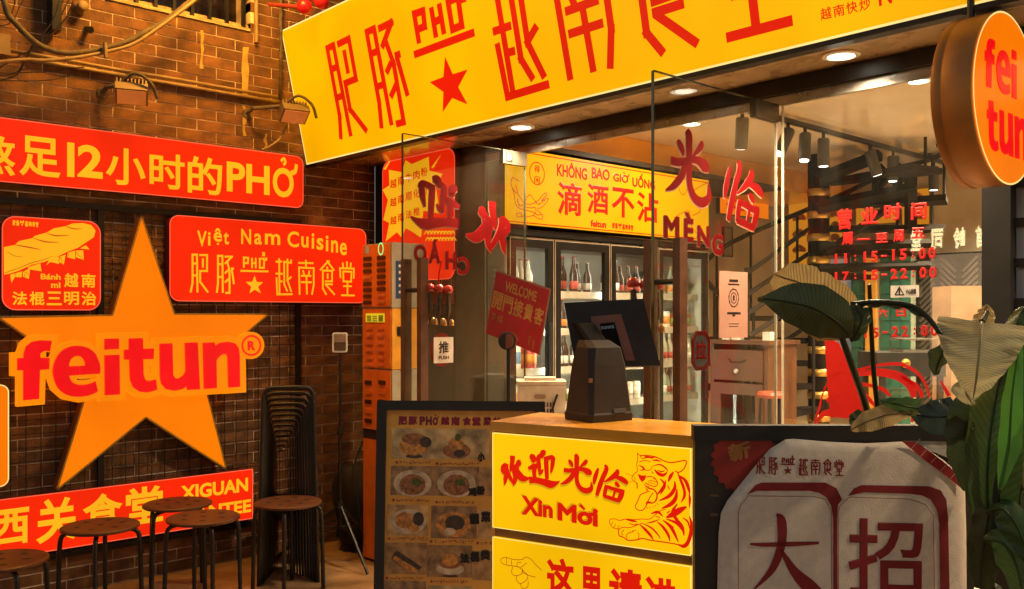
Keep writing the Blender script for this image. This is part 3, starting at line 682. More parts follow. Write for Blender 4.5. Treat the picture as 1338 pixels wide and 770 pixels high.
# ================================================================ POWER BANK LOCKER
m_or1 = M('locker_orange', (.72, .17, .02), .4, var=.15); m_or2 = M('locker_yellow', (.78, .33, .03), .4, var=.12); m_gry = M('locker_grey', (.42, .36, .27), .35, .2, var=.15)
m_slot = M('slot_dark', (.05, .015, .006), .4); m_slotl = M('slot_light', (.6, .2, .12), .4)
LX0, LX1, LY0, LY1 = .535, .855, -.45, -.20
LP = wallY(LY0); LS = wallX(LX1)
t = thing('power_bank_locker', 'orange power bank rental locker in stacked sections beside the brick corner', 'locker', ((LX0 + LX1) / 2, (LY0 + LY1) / 2, 0))
def LZ(y): return LP.pix(512, y)[1]
zt = [1.995, LZ(403), LZ(484), LZ(566), LZ(579), .02]
part(MB().box((LX0, LY0 + .0, zt[1] + .004), (LX1, LY1, zt[0])), 'upper_section', m_gry, t)
part(MB().box((LX0 - .01, LY0 + .005, zt[2] + .004), (LX1 - .004, LY1, zt[1])), 'middle_section', m_or2, t)
part(MB().box((LX0 - .008, LY0 + .004, zt[3]), (LX1 - .002, LY1, zt[2])), 'lower_section', m_gry, t)
part(MB().box((LX0 - .006, LY0 + .006, zt[4]), (LX1 - .004, LY1, zt[3] - .001)), 'band', m_dark, t)
part(MB().box((LX0 - .006, LY0 + .006, zt[5]), (LX1 - .004, LY1, zt[4] - .001)), 'pedestal', m_or1, t)
for (zz0, zz1, y, nm) in ((zt[1] + .012, zt[0] - .008, LY0 - .004, 'u'), (zt[2] + .012, zt[1] - .006, LY0 + .001, 'm'), (zt[3] + .004, zt[2] - .004, LY0 - .0, 'l')):
    part(MB().box((LX0 + .004, y - .003, zz0), (LX1 - .012, y + .002, zz1)), 'front_plate', m_or1, t)
ZL = lambda x, y: LP.pix(470 + x / 4.277, 310 + y / 4.277)
def slot(xc, yc, yy, wd, ht, m, inner=None):
    c = ZL(xc, yc); q = LP.off(-(yy - LY0))
    part(MB().prism(q, rrect(c[0] - wd / 2, c[1] - ht / 2, c[0] + wd / 2, c[1] + ht / 2, ht * .3, 3), .0032, .009), 'slot', m, t)
    if inner: part(MB().prism(q, rrect(c[0] - wd * .3, c[1] - ht * .22, c[0] + wd * .3, c[1] + ht * .22, ht * .1, 2), .0095, .011), 'slot_light', inner, t)
for r in range(8):
    for cidx, x in ((0, 50), (1, 127)):
        m_ = m_or1 if (r == 3 and cidx == 0) or (r >= 6 and cidx == 1) else m_slot
        slot(x, 121 + r * 35 - cidx * 5, LY0 - .004, .088, .024, m_, m_slotl if m_ is m_or1 else None)
for r in range(6):
    for cidx, x in ((0, 58), (1, 120)): slot(x, 510 + r * 41.5, LY0 + .001, .072, .022, m_or1, m_slotl)
ZLp = lambda x, y: (470 + x / 2.08 * 0, 0)
for r in range(5):
    for x, xx in ((0, 482), (1, 500)):
        y = 500 + r * 12.5; c = LP.pix(xx, y)
        part(MB().prism(LP, rrect(c[0] - .036, c[1] - .013, c[0] + .036, c[1] + .013, .006, 3), .0035, .009), 'slot', m_slot if r % 2 == 0 else m_or1, t)
c = ZL(124, 66); mb = MB(); rg = disc(c[0], c[1], .026, .036, 18); [mb.segs(LP, [rg[i], rg[(i + 1) % 18]], .008, .0085) for i in range(18)]; part(mb, 'ready_light', M('green_led', (.2, .7, .3), .3, emit=(.25, 1., .3), es=.9), t)
c = ZL(48, 74); part(MB().prism(LP, rrect(c[0] - .022, c[1] - .024, c[0] + .022, c[1] + .024, .005), .0075, .009), 'pictogram', M('pale_blue', (.35, .45, .6), .4), t)
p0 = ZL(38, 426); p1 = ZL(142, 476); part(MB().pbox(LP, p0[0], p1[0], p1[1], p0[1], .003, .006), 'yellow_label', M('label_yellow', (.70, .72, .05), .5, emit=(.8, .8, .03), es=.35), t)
mb = MB(); lq = LP.off(.007)
for i, (a_, b_, n_) in enumerate([(.08, .3, 4), (.38, .62, 3), (.7, .94, 5)]):
    for k in range(n_):
        y_ = p1[1] + (p0[1] - p1[1]) * (.15 + .7 * k / n_); mb.segs(lq, [(p0[0] + (p1[0] - p0[0]) * a_, y_), (p0[0] + (p1[0] - p0[0]) * b_, y_)], .006, 0)
part(mb, 'label_print', M('label_green', (.06, .12, .02), .6), t)
a_ = qrect(LS, 517, 341, 390, 533); part(MB().pbox(LS, a_[0], a_[2], a_[1], a_[3], .001, .004), 'blue_panel', M('label_blue', (.02, .05, .12), .4), t)
mb = MB(); lq = LS.off(.0045)
for k in range(5): mb.segs(lq, [(a_[0] + .02, a_[3] - .03 - k * .04), (a_[2] - .03, a_[3] - .03 - k * .04)], .016, 0)
part(mb, 'panel_print', m_white, t)
a_ = qrect(LS, 519, 427, 439, 533); mb = MB(); mb.pbox(LS, a_[0], a_[2], a_[1], a_[3], .0, .002); part(mb, 'side_label', m_black, t)
# tripod stand with small payment screen
ts = thing('tripod_stand', 'black tripod stand holding a small white framed display by the brick corner', 'tripod', (.516, -.606, 0))
bx_, by_ = .516, -.606
dn = (CAM - Vector((bx_, by_, 1.38))); dn.z = 0; dn.normalize(); side = Vector((-dn.y, dn.x, 0))
part(MB().tube([(bx_, by_, .22), (bx_, by_, .85)], .012, 8), 'pole', m_black, ts); part(MB().tube([(bx_, by_, .8), (bx_, by_, 1.31)], .009, 8), 'upper_pole', m_black, ts)
part(MB().lathe((bx_, by_, .80), (0, 0, 1), [(.018, 0), (.02, .02), (.018, .05)], 10), 'collar', m_black, ts); part(MB().lathe((bx_, by_, .33), (0, 0, 1), [(.022, 0), (.026, .02), (.02, .06)], 10), 'hub', m_black, ts)
for k, (dx, dy) in enumerate([(-.30, -.30), (.34, -.02), (.0, .32)]):
    part(MB().tube([(bx_, by_, .37), (bx_ + dx, by_ + dy, .012)], .010, 7), 'leg', m_black, ts); part(MB().tube([(bx_, by_, .23), (bx_ + dx * .45, by_ + dy * .45, .21)], .006, 6), 'brace', m_black, ts)
hp = Pl(Vector((bx_, by_, 1.38)) + dn * .01, side)
part(MB().prism(hp, rrect(-.047, -.062, .047, .062, .012), -.012, .0), 'display_frame', m_white, ts); part(MB().pbox(hp, -.036, .036, -.05, .052, .0005, .003), 'display', M('display_brown', (.10, .05, .03), .2), ts)
part(MB().pbox(hp, -.036, .036, .0, .052, .0035, .0045), 'display_print', M('display_top', (.25, .16, .11), .3), ts)
solo(MB().tube(smooth_pts([(.62, -.30, 1.1), (.56, -.33, .95), (.53, -.4, .82), (.50, -.45, .7), (.53, -.52, .55), (.58, -.5, .3), (.5, -.4, .05), (.62, -.32, .02)]), .006, 6), 'loose_lead', m_black, 'thin black lead looping down between tripod and orange locker', 'cable', smooth=True)
# black bags in the corner
def lump(name, c, r, m, label, cat):
    mb = MB(); n1, n2 = 8, 14; vs = []; fs = []
    for i in range(n1 + 1):
        th = math.pi * i / n1
        for k in range(n2):
            ph = 2 * math.pi * k / n2; q = 1 + .18 * math.sin(3 * ph + i) + .1 * random.uniform(-1, 1)
            vs.append(Vector(c) + Vector((r[0] * math.sin(th) ** .7 * math.cos(ph) * q, r[1] * math.sin(th) ** .7 * math.sin(ph) * q, r[2] * (1 + math.cos(th)))))
    for i in range(n1):
        for k in range(n2): k2 = (k + 1) % n2; fs.append((i * n2 + k, i * n2 + k2, (i + 1) * n2 + k2, (i + 1) * n2 + k))
    mb.add(vs, fs); return solo(mb, name, m, label, cat, smooth=True)
lump('black_bag', (.27, -.30, .01), (.2, .18, .28), m_blackm, 'dark slumped bag on the floor in the brick corner', 'bag')

# ================================================================ GLASS DOORS (both standing open at right angles)
AX, BXx = 1.586, 3.228
DZ0, DZ1 = .02, 2.487
m_gedge = M('glass_edge_dark', (.05, .055, .035), .2); m_fit = M('fitting_steel', (.10, .085, .065), .35, .7); m_gpale = M('glass_edge_pale', (.75, .70, .58), .25)
def door(name, label, X):
    t = thing(name, label, 'door', (X, -.03, 0))
    part(MB().box((X - .006, -.892, DZ0), (X + .006, -.03, DZ1)), 'glass_leaf', m_glass, t)
    part(MB().box((X - .006, -.896, DZ0), (X + .006, -.8925, DZ1)), 'glass_edge', m_gedge, t); part(MB().box((X - .006, -.892, DZ1 + .0004), (X + .006, -.212, DZ1 + .004)), 'glass_edge', m_gedge, t)
    part(MB().box((X - .006, -.0295, DZ0), (X + .006, -.026, DZ1 - .08)), 'glass_edge', m_gedge if X < 2 else m_gpale, t)
    for z0, z1, nm in ((DZ1 - .075, DZ1 + .003, 'top_fitting'), (DZ0 - .004, DZ0 + .09, 'bottom_fitting')):
        part(MB().box((X - .016, -.21, z0), (X + .016, -.025, z1)), nm, m_fit, t)
    if X < 2:
        part(MB().box((X + .0163, -.19, DZ1 - .062), (X + .019, -.14, DZ1 - .012)), 'maker_plate', m_black, t)
        pm_ = wallX(X + .0195); mb = MB(); put_text(mb, pm_, 'D', (-.178, DZ1 - .056, -.152, DZ1 - .018), 0, .04); part(mb, 'plate_letter', m_white, t)
    for s in (-1, 1):
        part(MB().box((X + s * .072 - .017, -.842, .62), (X + s * .072 + .017, -.795, 1.845)), 'handle', m_handle, t)
    for z in (.80, 1.68): part(MB().tube([(X - .056, -.82, z), (X + .056, -.82, z)], .012, 8), 'handle_bolt', m_black, t)
    return t
dA = door('glass_door', 'left glass door standing open, its red characters seen mirrored from inside', AX)
dB = door('glass_door', 'right glass door standing open with red characters reading rightly', BXx)
pA = wallX(AX + .0065); pB = wallX(BXx + .0065)
# 光 临 on the right leaf; brush strokes measured on the door, kept flat for reuse on the counter
def strokes(pl_, off, sc, lst):
    o = []
    for st in lst:
        q = []
        for x, y, wd in st:
            a_ = pl_.pix(off[0] + x / sc, off[1] + y / sc); b_ = pl_.pix(off[0] + x / sc, off[1] + (y + 10) / sc); q.append((a_[0], a_[1], wd * (a_[1] - b_[1]) / 10))
        o.append(q)
    return o
GUANG = strokes(pB, (860, 160), 4.28, [[(158,42,24),(172,75,44),(172,140,42),(172,215,40)], [(108,98,12),(122,125,34),(135,160,30),(140,188,10)], [(238,105,16),(240,130,34),(215,165,24),(190,190,6)],
    [(70,212,36),(110,222,36),(160,215,30),(215,212,34),(262,250,56),(270,280,20)], [(150,225,36),(135,290,40),(90,350,34),(42,378,8)], [(178,230,36),(172,300,36),(180,370,38),(205,425,40),(245,448,44),(280,420,36),(278,345,4)]])
LIN = strokes(pB, (860, 160), 4.28, [[(403,250,16),(392,300,30),(380,360,34),(372,422,18)], [(445,216,18),(455,260,34),(432,350,36),(410,450,38),(392,548,26)], [(518,266,22),(520,300,38),(490,350,34),(440,398,8)],
    [(500,345,12),(540,360,36),(572,395,34),(580,420,14)], [(508,396,16),(520,420,30),(535,448,16)], [(455,430,26),(448,490,32),(440,555,26)], [(455,445,26),(500,470,28),(555,500,34)], [(552,470,36),(545,530,40),(525,600,30)], [(438,548,24),(480,565,30),(530,590,28)], [(515,465,16),(505,510,18),(495,560,16)]])
YING = strokes(pA, (525, 215), 4.968, [[(118,150,28),(135,120,30),(200,150,34)], [(128,130,34),(135,200,34),(150,275,14)], [(200,130,36),(195,220,38),(188,345,30)], [(200,95,30),(230,100,44),(250,150,30)], [(245,130,34),(275,155,34),(268,230,36),(260,318,14)], [(225,255,8),(250,290,30),(275,300,20)],
    [(360,155,22),(330,165,52),(318,195,30),(345,205,6)], [(375,275,20),(340,260,34),(305,235,44),(300,215,10)], [(308,240,40),(315,300,36),(308,355,30)], [(365,385,50),(300,375,44),(220,378,50),(150,385,56),(90,360,26),(58,335,6)]])
HUAN = strokes(pA, (525, 215), 4.968, [[(588,240,50),(588,300,42),(600,370,36),(608,425,10)], [(500,290,30),(520,305,52),(548,345,30)], [(548,345,40),(570,380,30),(545,430,30),(520,330,4)], [(575,350,50),(540,420,66),(480,470,56),(415,455,14)], [(575,390,40),(560,460,40),(562,520,34),(582,572,6)],
    [(640,340,30),(650,390,44),(625,460,40),(585,530,26),(578,560,6)], [(650,350,36),(680,385,40),(702,412,14)], [(700,412,26),(650,460,36),(610,470,8)], [(630,430,24),(655,500,40),(660,545,28),(672,584,4)]])
def put_brush(mb, pl_, lst, w_, mp=None, k=1.0):
    for i, st in enumerate(lst):
        q = [mp(p) if mp else p for p in st]; mb.brush(pl_, q, w_ + i * .00012, 6, k)
def door_text(t, pl_, glyphs, letters):
    mb = MB(); m2 = MB()
    for gl in glyphs: put_brush(mb, pl_, gl, .0016, k=1.3); put_brush(m2, pl_, gl, .0002, mp=lambda p: (p[0] - .003, p[1] - .0045, p[2] * 1.3 + .004))
    part(mb, 'character_decal', m_decal, t); part(m2, 'decal_edge', m_decalw, t)
    mb = MB(); m2 = MB()
    for s, xl, yt, yb, xr, mir in letters:
        r_ = qrect(pl_, xl, yt, yb, xr)
        put_text(mb, pl_, s, r_, .0016, .045, mir, .0008); put_text(m2, pl_, s, (r_[0] - .004, r_[1] - .004, r_[2] - .002, r_[3] - .003), .0003, .05, mir, .0004)
    part(mb, 'letter_decal', m_decal, t); part(m2, 'letter_edge', m_decalw, t)
door_text(dB, pB, [GUANG, LIN], [('M', 867, 281, 311, 887.5, 0), ('È', 893.5, 277, 316, 906, 0), ('N', 911, 294, 322, 927, 0), ('G', 930, 305, 333, 945, 0)])
door_text(dA, pA, [YING, HUAN], [('O', 541, 319, 342, 557.5, 1), ('À', 560, 312, 344, 575.5, 1), ('H', 582, 328, 352, 596, 1), ('C', 598, 335, 359, 613.5, 1)])
# push and pull plates
a_ = qrect(pA, 566.5, 441, 475, 592); mb = MB(); mb.pbox(pA, a_[0], a_[2], a_[1], a_[3], .0005, .002); part(mb, 'push_plate', m_white, dA)
mb = MB(); pq = pA.off(.0025); W_ = a_[2] - a_[0]; H_ = a_[3] - a_[1]
put_text(mb, pq, '推', (a_[0] + W_ * .25, a_[1] + H_ * .38, a_[0] + W_ * .76, a_[1] + H_ * .84), 0, .025); put_text(mb, pq, 'PUSH', (a_[0] + W_ * .25, a_[1] + H_ * .14, a_[0] + W_ * .77, a_[1] + H_ * .28), 0, .02); part(mb, 'push_lettering', m_black, dA)
mb = MB(); mb.prism(wallX(AX - .0065), disc((a_[0] + a_[2]) / 2, (a_[1] + a_[3]) / 2, W_ * .62, H_ * .66), -.002, 0); part(mb, 'push_backing', m_decal, dA)
c0 = pB.pix(903, 458); c1 = pB.pix(926.5, 458); vt = pB.pix(914, 433)[1]; vb = pB.pix(914, 484)[1]; cu = (c0[0] + c1[0]) / 2; cv = (vt + vb) / 2; ru = (c1[0] - c0[0]) / 2; rv = (vt - vb) / 2
octo = lambda k: [(cu + ru * k * x, cv + rv * k * y) for x, y in ((-1, -.6), (-.55, -1), (.55, -1), (1, -.6), (1, .6), (.55, 1), (-.55, 1), (-1, .6))]
part(MB().prism(pB, octo(1), .0005, .004), 'pull_plate', m_blackm, dB)
mb = MB(); [mb.segs(pB, octo(k) + octo(k)[:1], .006, .0045) for k in (.97, .84)]; put_text(mb, pB, '拉', (cu - ru * .62, cv - rv * .45, cu + ru * .62, cv + rv * .5), .0048, .035); part(mb, 'pull_lettering', m_decal, dB)
# charms on the handles
def charm(name, label, p, sc=1.0):
    p = Vector(p); t = thing(name, label, 'charm', p + Vector((0, 0, -.26)))
    part(MB().tube([p + Vector((0, .02, .12)), p + Vector((.005, .0, .05)), p], .004, 5), 'cord', m_decal, t)
    for i, (dx, dy, dz) in enumerate([(-.035, -.03, -.02), (.0, .005, -.025), (.03, .04, -.03)]):
        c = p + Vector((dx, dy, dz)) * sc
        b = part(MB().lathe(c, (0, 0, 1), [(.004, -.022), (.022, -.02), (.027, -.007), (.021, .012), (.008, .02)], 14), 'ball', M('charm_red%d' % i, (.50, .03, .015), .25, coat=.5), t, True)
        part(MB().tube([c + Vector((0, 0, -.03)), c + Vector((.004, 0, -.11)), c + Vector((-.002, 0, -.15))], [.012, .016, .004], 6), 'tassel', M('charm_dark%d' % i, (.08, .05, .02), .6, var=.6, scale=80), t)
        for k in (-1, 1): part(MB().lathe(c + Vector((.012 * k, .014 * k, -.19)), (0, 0, 1), [(.014, 0), (.012, .02), (.006, .034)], 8), 'bell', M('brass%d%d' % (i, k), (.55, .33, .12), .3, .8), t, True)
    return t
charm('red_charm', 'red bead charm with little bells hanging from the left door handle', pA.P(*pA.pix(556, 371), .11))
charm('red_charm', 'red bead charm with little bells hanging from the right door handle', wallX(BXx - .075).P(*wallX(BXx - .075).pix(853, 362), -.02) + Vector((-.02, -.0, 0)))
# notice on the right door
a_ = qrect(pB, 939, 354, 442, 976)
t = thing('paper_notice', 'pink paper notice taped inside the right glass door', 'notice', pB.P(a_[0], a_[1]))
part(MB().pbox(pB, a_[0], a_[2], a_[1], a_[3], .0015, .0032), 'sheet', M('pink_paper', (.50, .26, .19), .7, var=.08), t)
pq = pB.off(.0036); mb = MB(); W_ = a_[2] - a_[0]; H_ = a_[3] - a_[1]; fu = lambda s: a_[0] + W_ * s; fv = lambda s: a_[1] + H_ * s
for s0, s1, v_, wd in ((.34, .66, .86, .012), (.3, .7, .805, .007), (.27, .75, .37, .010), (.45, .55, .335, .008), (.33, .7, .21, .003), (.33, .66, .17, .003)): mb.segs(pq, [(fu(s0), fv(v_)), (fu(s1), fv(v_))], wd, 0)
rg = disc(fu(.5), fv(.6), W_ * .17, H_ * .135, 20)
for i in range(20): mb.segs(pq, [rg[i], rg[(i + 1) % 20]], .007 if i % 2 else .004, 0)
rg = disc(fu(.5), fv(.6), W_ * .1, H_ * .08, 16); [mb.segs(pq, [rg[i], rg[(i + 1) % 16]], .004, 0) for i in range(16)]
mb.segs(pq, [(fu(.5), fv(.56)), (fu(.5), fv(.64))], .012, 0); part(mb, 'print', m_black, t)

# ================================================================ BIG FRONT WINDOW AND ITS DECALS
t = thing('front_window', 'tall fixed glass shop window with red opening hours lettering', 'window', (3.68, 0, 0))
part(MB().box((3.25, -.006, .02), (4.11, .006, 2.488)), 'pane', m_glass, t)
pF = wallY(-.0068); mb = MB()
for s, xl, yt, yb, xr in [('营', 1094, 274, 301, 1113), ('业', 1125, 272, 294, 1147), ('时', 1155, 267, 289, 1178), ('间', 1190, 265, 288, 1211), ('周', 1100, 304, 321, 1114), ('一', 1120, 312, 314.5, 1137), ('至', 1144, 305, 318, 1160), ('周', 1167, 301, 317, 1181), ('五', 1191, 298, 312, 1209),
                          ('六', 1147, 403, 415, 1160), ('日', 1171, 402, 414, 1184)]:
    put_text(mb, pF, s, qrect(pF, xl, yt, yb, xr), 0, .04)
def spaced(s, xl, yt, yb, xr, yt2, yb2):
    n = len(s)
    for i, c in enumerate(s):
        f0 = i / n; x0 = xl + (xr - xl) * f0; wch = (xr - xl) / n
        narrow = {'1': .26, ':': .2, '-': .6}.get(c, .72); ya = yt + (yt2 - yt) * f0; yb_ = yb + (yb2 - yb) * f0
        if c == '-': ya, yb_ = ya + (yb_ - ya) * .42, ya + (yb_ - ya) * .6
        if c == ':': ya, yb_ = ya + (yb_ - ya) * .2, ya + (yb_ - ya) * .85
        put_text(mb, pF, c, qrect(pF, x0 + wch * (1 - narrow) / 2, ya, yb_, x0 + wch * (1 + narrow) / 2), 0, .04)
spaced('11:15-15:00', 1086, 332, 345, 1224, 322, 338); spaced('17:15-22:00', 1086, 356, 368, 1225, 348, 363); spaced('11:15-22:00', 1086, 431, 443, 1227, 423, 439)
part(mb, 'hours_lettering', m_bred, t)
# red wave decal low on the glass
ZW = lambda x, y: pF.pix(1060 + x / 5.92, 430 + y / 5.92)
mb = MB(); mb.face(pF, [ZW(*p) for p in [(102,75),(140,72),(215,110),(330,330),(420,640),(150,690),(130,500)]], .0002)
kk = .00058
for st in [[(100,480,10),(160,360,16),(240,320,30),(330,350,22),(440,300,14)], [(330,320,10),(450,295,18),(560,275,22),(700,275,24),(820,340,22),(890,440,18),(915,530,12)], [(360,360,10),(480,335,50),(600,345,60),(700,380,64),(770,450,56),(795,530,40)], [(700,370,20),(800,430,30),(845,490,30),(860,530,26)], [(370,420,20),(470,440,26),(560,470,30),(610,520,22)],
           [(120,560,30),(200,500,34),(330,460,44),(420,520,40),(500,600,20)], [(20,740,10),(60,620,20),(80,540,12),(110,440,10)], [(40,740,10),(90,660,40),(180,650,60),(300,670,40),(420,640,10)], [(1000,400,10),(1040,470,24),(1066,520,26)], [(790,650,30),(780,720,20)], [(820,640,20),(840,690,44),(830,750,50)]]:
    mb.brush(pF, [(*ZW(x, y), wd * kk) for x, y, wd in st], .0006)
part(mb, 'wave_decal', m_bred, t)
a_ = qrect(pF, 1164, 373.5, 389, 1201); part(MB().pbox(pF, a_[0], a_[2], a_[1], a_[3], .0005, .002), 'caution_sticker', m_white, t)
mb = MB(); pq = pF.off(.0024); hh = a_[3] - a_[1]; c = (a_[0] + hh * .75, a_[1] + hh * .5)
tri = [(c[0] - hh * .36, c[1] - hh * .28), (c[0] + hh * .36, c[1] - hh * .28), (c[0], c[1] + hh * .36)]; mb.segs(pq, tri + tri[:1], .004, 0); mb.segs(pq, [(c[0], c[1] - .012), (c[0], c[1] + .012)], .005, .0006)
put_text(mb, pq, '小心玻璃', (a_[0] + hh * 1.3, a_[1] + hh * .28, a_[2] - hh * .25, a_[1] + hh * .72), 0, .01); part(mb, 'caution_print', m_black, t)
part(MB().box((3.244, -.006, .02), (3.2495, .006, 2.488)), 'glass_edge', m_gpale, t)
solo(MB().box((4.115, -.06, 0), (4.215, .06, 2.50)), 'black_column', m_blackm, 'square black column under the round sign', 'column')
t = thing('grid_window', 'window of grey panes in a black grid at the right edge', 'window', (4.6, 0, 0))
m_pane = M('frosted_blue', (.42, .44, .52), .35, var=.1)
zs = [0.02]; Zr = wallY(0)
rows = [Zr.pix(1330, y)[1] for y in (596, 547, 497, 446, 395.5, 344, 291.5, 240, 188, 136)]
for i, z in enumerate(rows): part(MB().box((4.216, -.03, z - .016), (5.2, .03, z + .016)), 'bar', m_blackm, t)
for i in range(len(rows) - 1):
    for k in range(2): part(MB().box((4.2165 + k * .43, -.006, rows[i] + .0165), (4.62 + k * .43, .006, rows[i + 1] - .0165)), 'pane', m_pane, t)
part(MB().box((4.6205, -.03, rows[0] + .0165), (4.6460, .03, 2.5)), 'upright', m_blackm, t)
# ================================================================ DRINKS FRIDGES ALONG THE INNER SIDE WALL
FX = 1.2; pl = wallX(FX)
m_fr_in = M('fridge_liner', (.46, .47, .41), .4, var=.06); m_trim = M('fridge_trim', (.55, .48, .38), .35, .3)
doorsY = [.20] + [pl.pix(x, 400)[0] for x in (724.5, 797.5, 860)] + [pl.pix(926, 400)[0]]
fz = 2.07
m_fframe = M('fridge_frame', (.008, .007, .006), .5, spec=.2)
fr = thing('drinks_fridge', 'black framed four door drinks fridge under the yellow crocodile sign', 'fridge', (.9, 1.2, 0))
part(MB().box((.56, .20, .12), (.59, doorsY[-1], 2.06)), 'back_panel', m_fr_in, fr)
part(MB().box((.56, .20, 2.061), (FX, doorsY[-1], 2.10)), 'top_panel', m_fframe, fr); part(MB().box((.56, .20, .0), (FX, doorsY[-1], .119)), 'plinth', m_fframe, fr)
for y in (doorsY[0], doorsY[-1] - .02): part(MB().box((.591, y, .12), (FX - .03, y + .02, 2.06)), 'side_panel', m_fr_in, fr)
part(MB().box((.595, .225, 2.02), (FX - .04, doorsY[-1] - .022, 2.055)), 'ceiling_liner', m_steel, fr)
shz = [1.70, 1.45, 1.19, .93, .66, .40]
for z in shz:
    part(MB().box((.6, .225, z - .022), (FX - .09, doorsY[-1] - .022, z)), 'shelf', m_white, fr); part(MB().box((FX - .089, .226, z - .036), (FX - .083, doorsY[-1] - .024, z + .012)), 'price_rail', m_trim, fr)
for i in range(4):
    y0, y1 = doorsY[i] + .006, doorsY[i + 1] - .006
    d = part(MB().box((FX - .028, y0, .14), (FX, y0 + .055, 2.045)), 'door_frame', m_fframe, fr)
    for a_, b_ in (((FX - .028, y1 - .055, .14), (FX, y1, 2.045)), ((FX - .028, y0 + .0555, 1.985), (FX, y1 - .0555, 2.045)), ((FX - .028, y0 + .0555, .14), (FX, y1 - .0555, .2))): part(MB().box(a_, b_), 'rail', m_fframe, d)
    part(MB().box((FX - .018, y0 + .0557, .2005), (FX - .010, y1 - .0557, 1.9845)), 'pane', m_glass2, d)
    m2 = MB()
    for s in ([(y0 + .002, .15), (y0 + .002, 2.04), (y1 - .002, 2.04), (y1 - .002, .15)],): m2.segs(pl, s, .005, .0012)
    part(m2, 'edge_trim', m_trim, d)
    part(MB().box((FX + .0005, y1 - .05, .9), (FX + .025, y1 - .03, 1.5)), 'handle', m_black, d)
    tb = part(MB().box((FX - .060, y0 + .022, .2), (FX - .036, y0 + .046, 1.98)), 'light_tube', M('fridge_tube%d' % i, (.8, .8, .7), .4, emit=(1., .95, .78), es=32., var=.02), fr)
# bottles and cans
m_bot = {'brown': M('brown_glass', (.035, .012, .005), .12, coat=.4), 'green': M('pale_green_glass', (.34, .38, .28), .12, coat=.4), 'clear': M('clear_bottle', (.55, .50, .38), .15, coat=.4)}
m_lab = {'white': M('white_label', (.75, .70, .60), .5), 'red': M('red_label', (.45, .05, .03), .5), 'orange': M('orange_label', (.65, .22, .02), .5), 'blue': M('blue_label', (.10, .22, .40), .5), 'green': M('green_label', (.18, .35, .04), .5)}
def bottle_proto(name, label, body, lab, h=.23, r=.030, can=False):
    t = thing(name, label, name.split('_')[-1], (0, 0, 0))
    if can: prof = [(r * .85, 0), (r, .012), (r, h - .014), (r * .85, h)]
    else: prof = [(r * .9, 0), (r, .012), (r, h * .52), (r * .8, h * .62), (r * .42, h * .76), (r * .36, h * .96), (r * .42, h * .965), (r * .42, h)]
    part(MB().lathe((0, 0, 0), (0, 0, 1), prof, 14), 'body', body, t, True)
    if not can:
        part(MB().lathe((0, 0, h * .12), (0, 0, 1), [(r * 1.02, 0), (r * 1.02, h * .22)], 14), 'paper_label', lab, t, True); part(MB().lathe((0, 0, h * .985), (0, 0, 1), [(r * .46, 0), (r * .46, h * .03)], 10), 'cap', lab, t)
    else: part(MB().lathe((0, 0, h * .25), (0, 0, 1), [(r * 1.02, 0), (r * 1.02, h * .45)], 14), 'paper_label', lab, t, True)
    return t
rows_ = [  # door, shelf, kind, body, label, count, height, radius
 (0, 0, 'glass_bottle', 'clear', 'white', 5, .25, .032), (0, 2, 'drink_carton', 'white', 'blue', 4, .17, .036), (0, 3, 'drink_carton', 'white', 'orange', 5, .16, .034), (0, 1, 'glass_bottle', 'green', 'white', 4, .2, .03),
 (1, 0, 'beer_bottle', 'brown', 'red', 4, .25, .031), (1, 1, 'beer_bottle', 'brown', 'orange', 4, .21, .03), (1, 2, 'beer_bottle', 'brown', 'white', 4, .24, .03), (1, 3, 'drink_can', 'red', 'orange', 4, .13, .033),
 (2, 0, 'beer_bottle', 'brown', 'white', 4, .24, .031), (2, 1, 'glass_bottle', 'green', 'red', 4, .22, .03), (2, 2, 'drink_can', 'white', 'green', 5, .14, .036), (2, 3, 'drink_can', 'red', 'red', 4, .15, .034),
 (3, 0, 'glass_bottle', 'green', 'orange', 4, .22, .03), (3, 1, 'drink_can', 'white', 'orange', 4, .13, .033), (3, 2, 'glass_bottle', 'clear', 'red', 4, .23, .03), (3, 3, 'glass_bottle', 'green', 'white', 5, .24, .03)]
ordn = ['first', 'second', 'third', 'fourth']; shn = ['top', 'second', 'third', 'fourth']
alt = {'white': 'red', 'red': 'white', 'orange': 'green', 'blue': 'orange', 'green': 'orange'}
for dI, sI, kind, body, lab, n, h, r in rows_:
    nm = {'glass_bottle': 'bottle', 'beer_bottle': 'bottle', 'drink_can': 'can', 'drink_carton': 'carton'}[kind]
    y0, y1 = doorsY[dI] + .075, doorsY[dI + 1] - .05; n = max(4, int((y1 - y0) / (2 * r + .006))); cut = n // 2 + (dI + sI) % 2
    for half in (0, 1):
        b2 = body if kind in ('beer_bottle', 'glass_bottle') or half == 0 else {'white': 'red', 'red': 'white'}[body]; l2 = lab if half == 0 else alt[lab]; h2 = h * (1 if half == 0 else .86)
        lb = '%s %s with %s label on the %s shelf behind the %s fridge door' % ({'clear': 'clear', 'green': 'pale green', 'brown': 'brown beer', 'white': 'white', 'red': 'red'}[b2], nm, l2, shn[sI], ordn[dI])
        p = bottle_proto(kind, lb, m_bot.get(b2) or m_lab[b2], m_lab[l2], h2, r, kind in ('drink_can', 'drink_carton'))
        p['group'] = '%s labelled %ss on the %s shelf behind the %s fridge door' % (l2, nm, shn[sI], ordn[dI]); p['category'] = nm
        first = True
        for k in (range(0, cut) if half == 0 else range(cut, n)):
            y = y0 + (y1 - y0) * (k + .5) / n + random.uniform(-.005, .005); loc = Vector((FX - .13 - random.uniform(0, .05), y, shz[sI] + .001))
            if first: p.location = loc; first = False
            else: copy_tree(p, loc=loc, rz=random.uniform(0, 3))
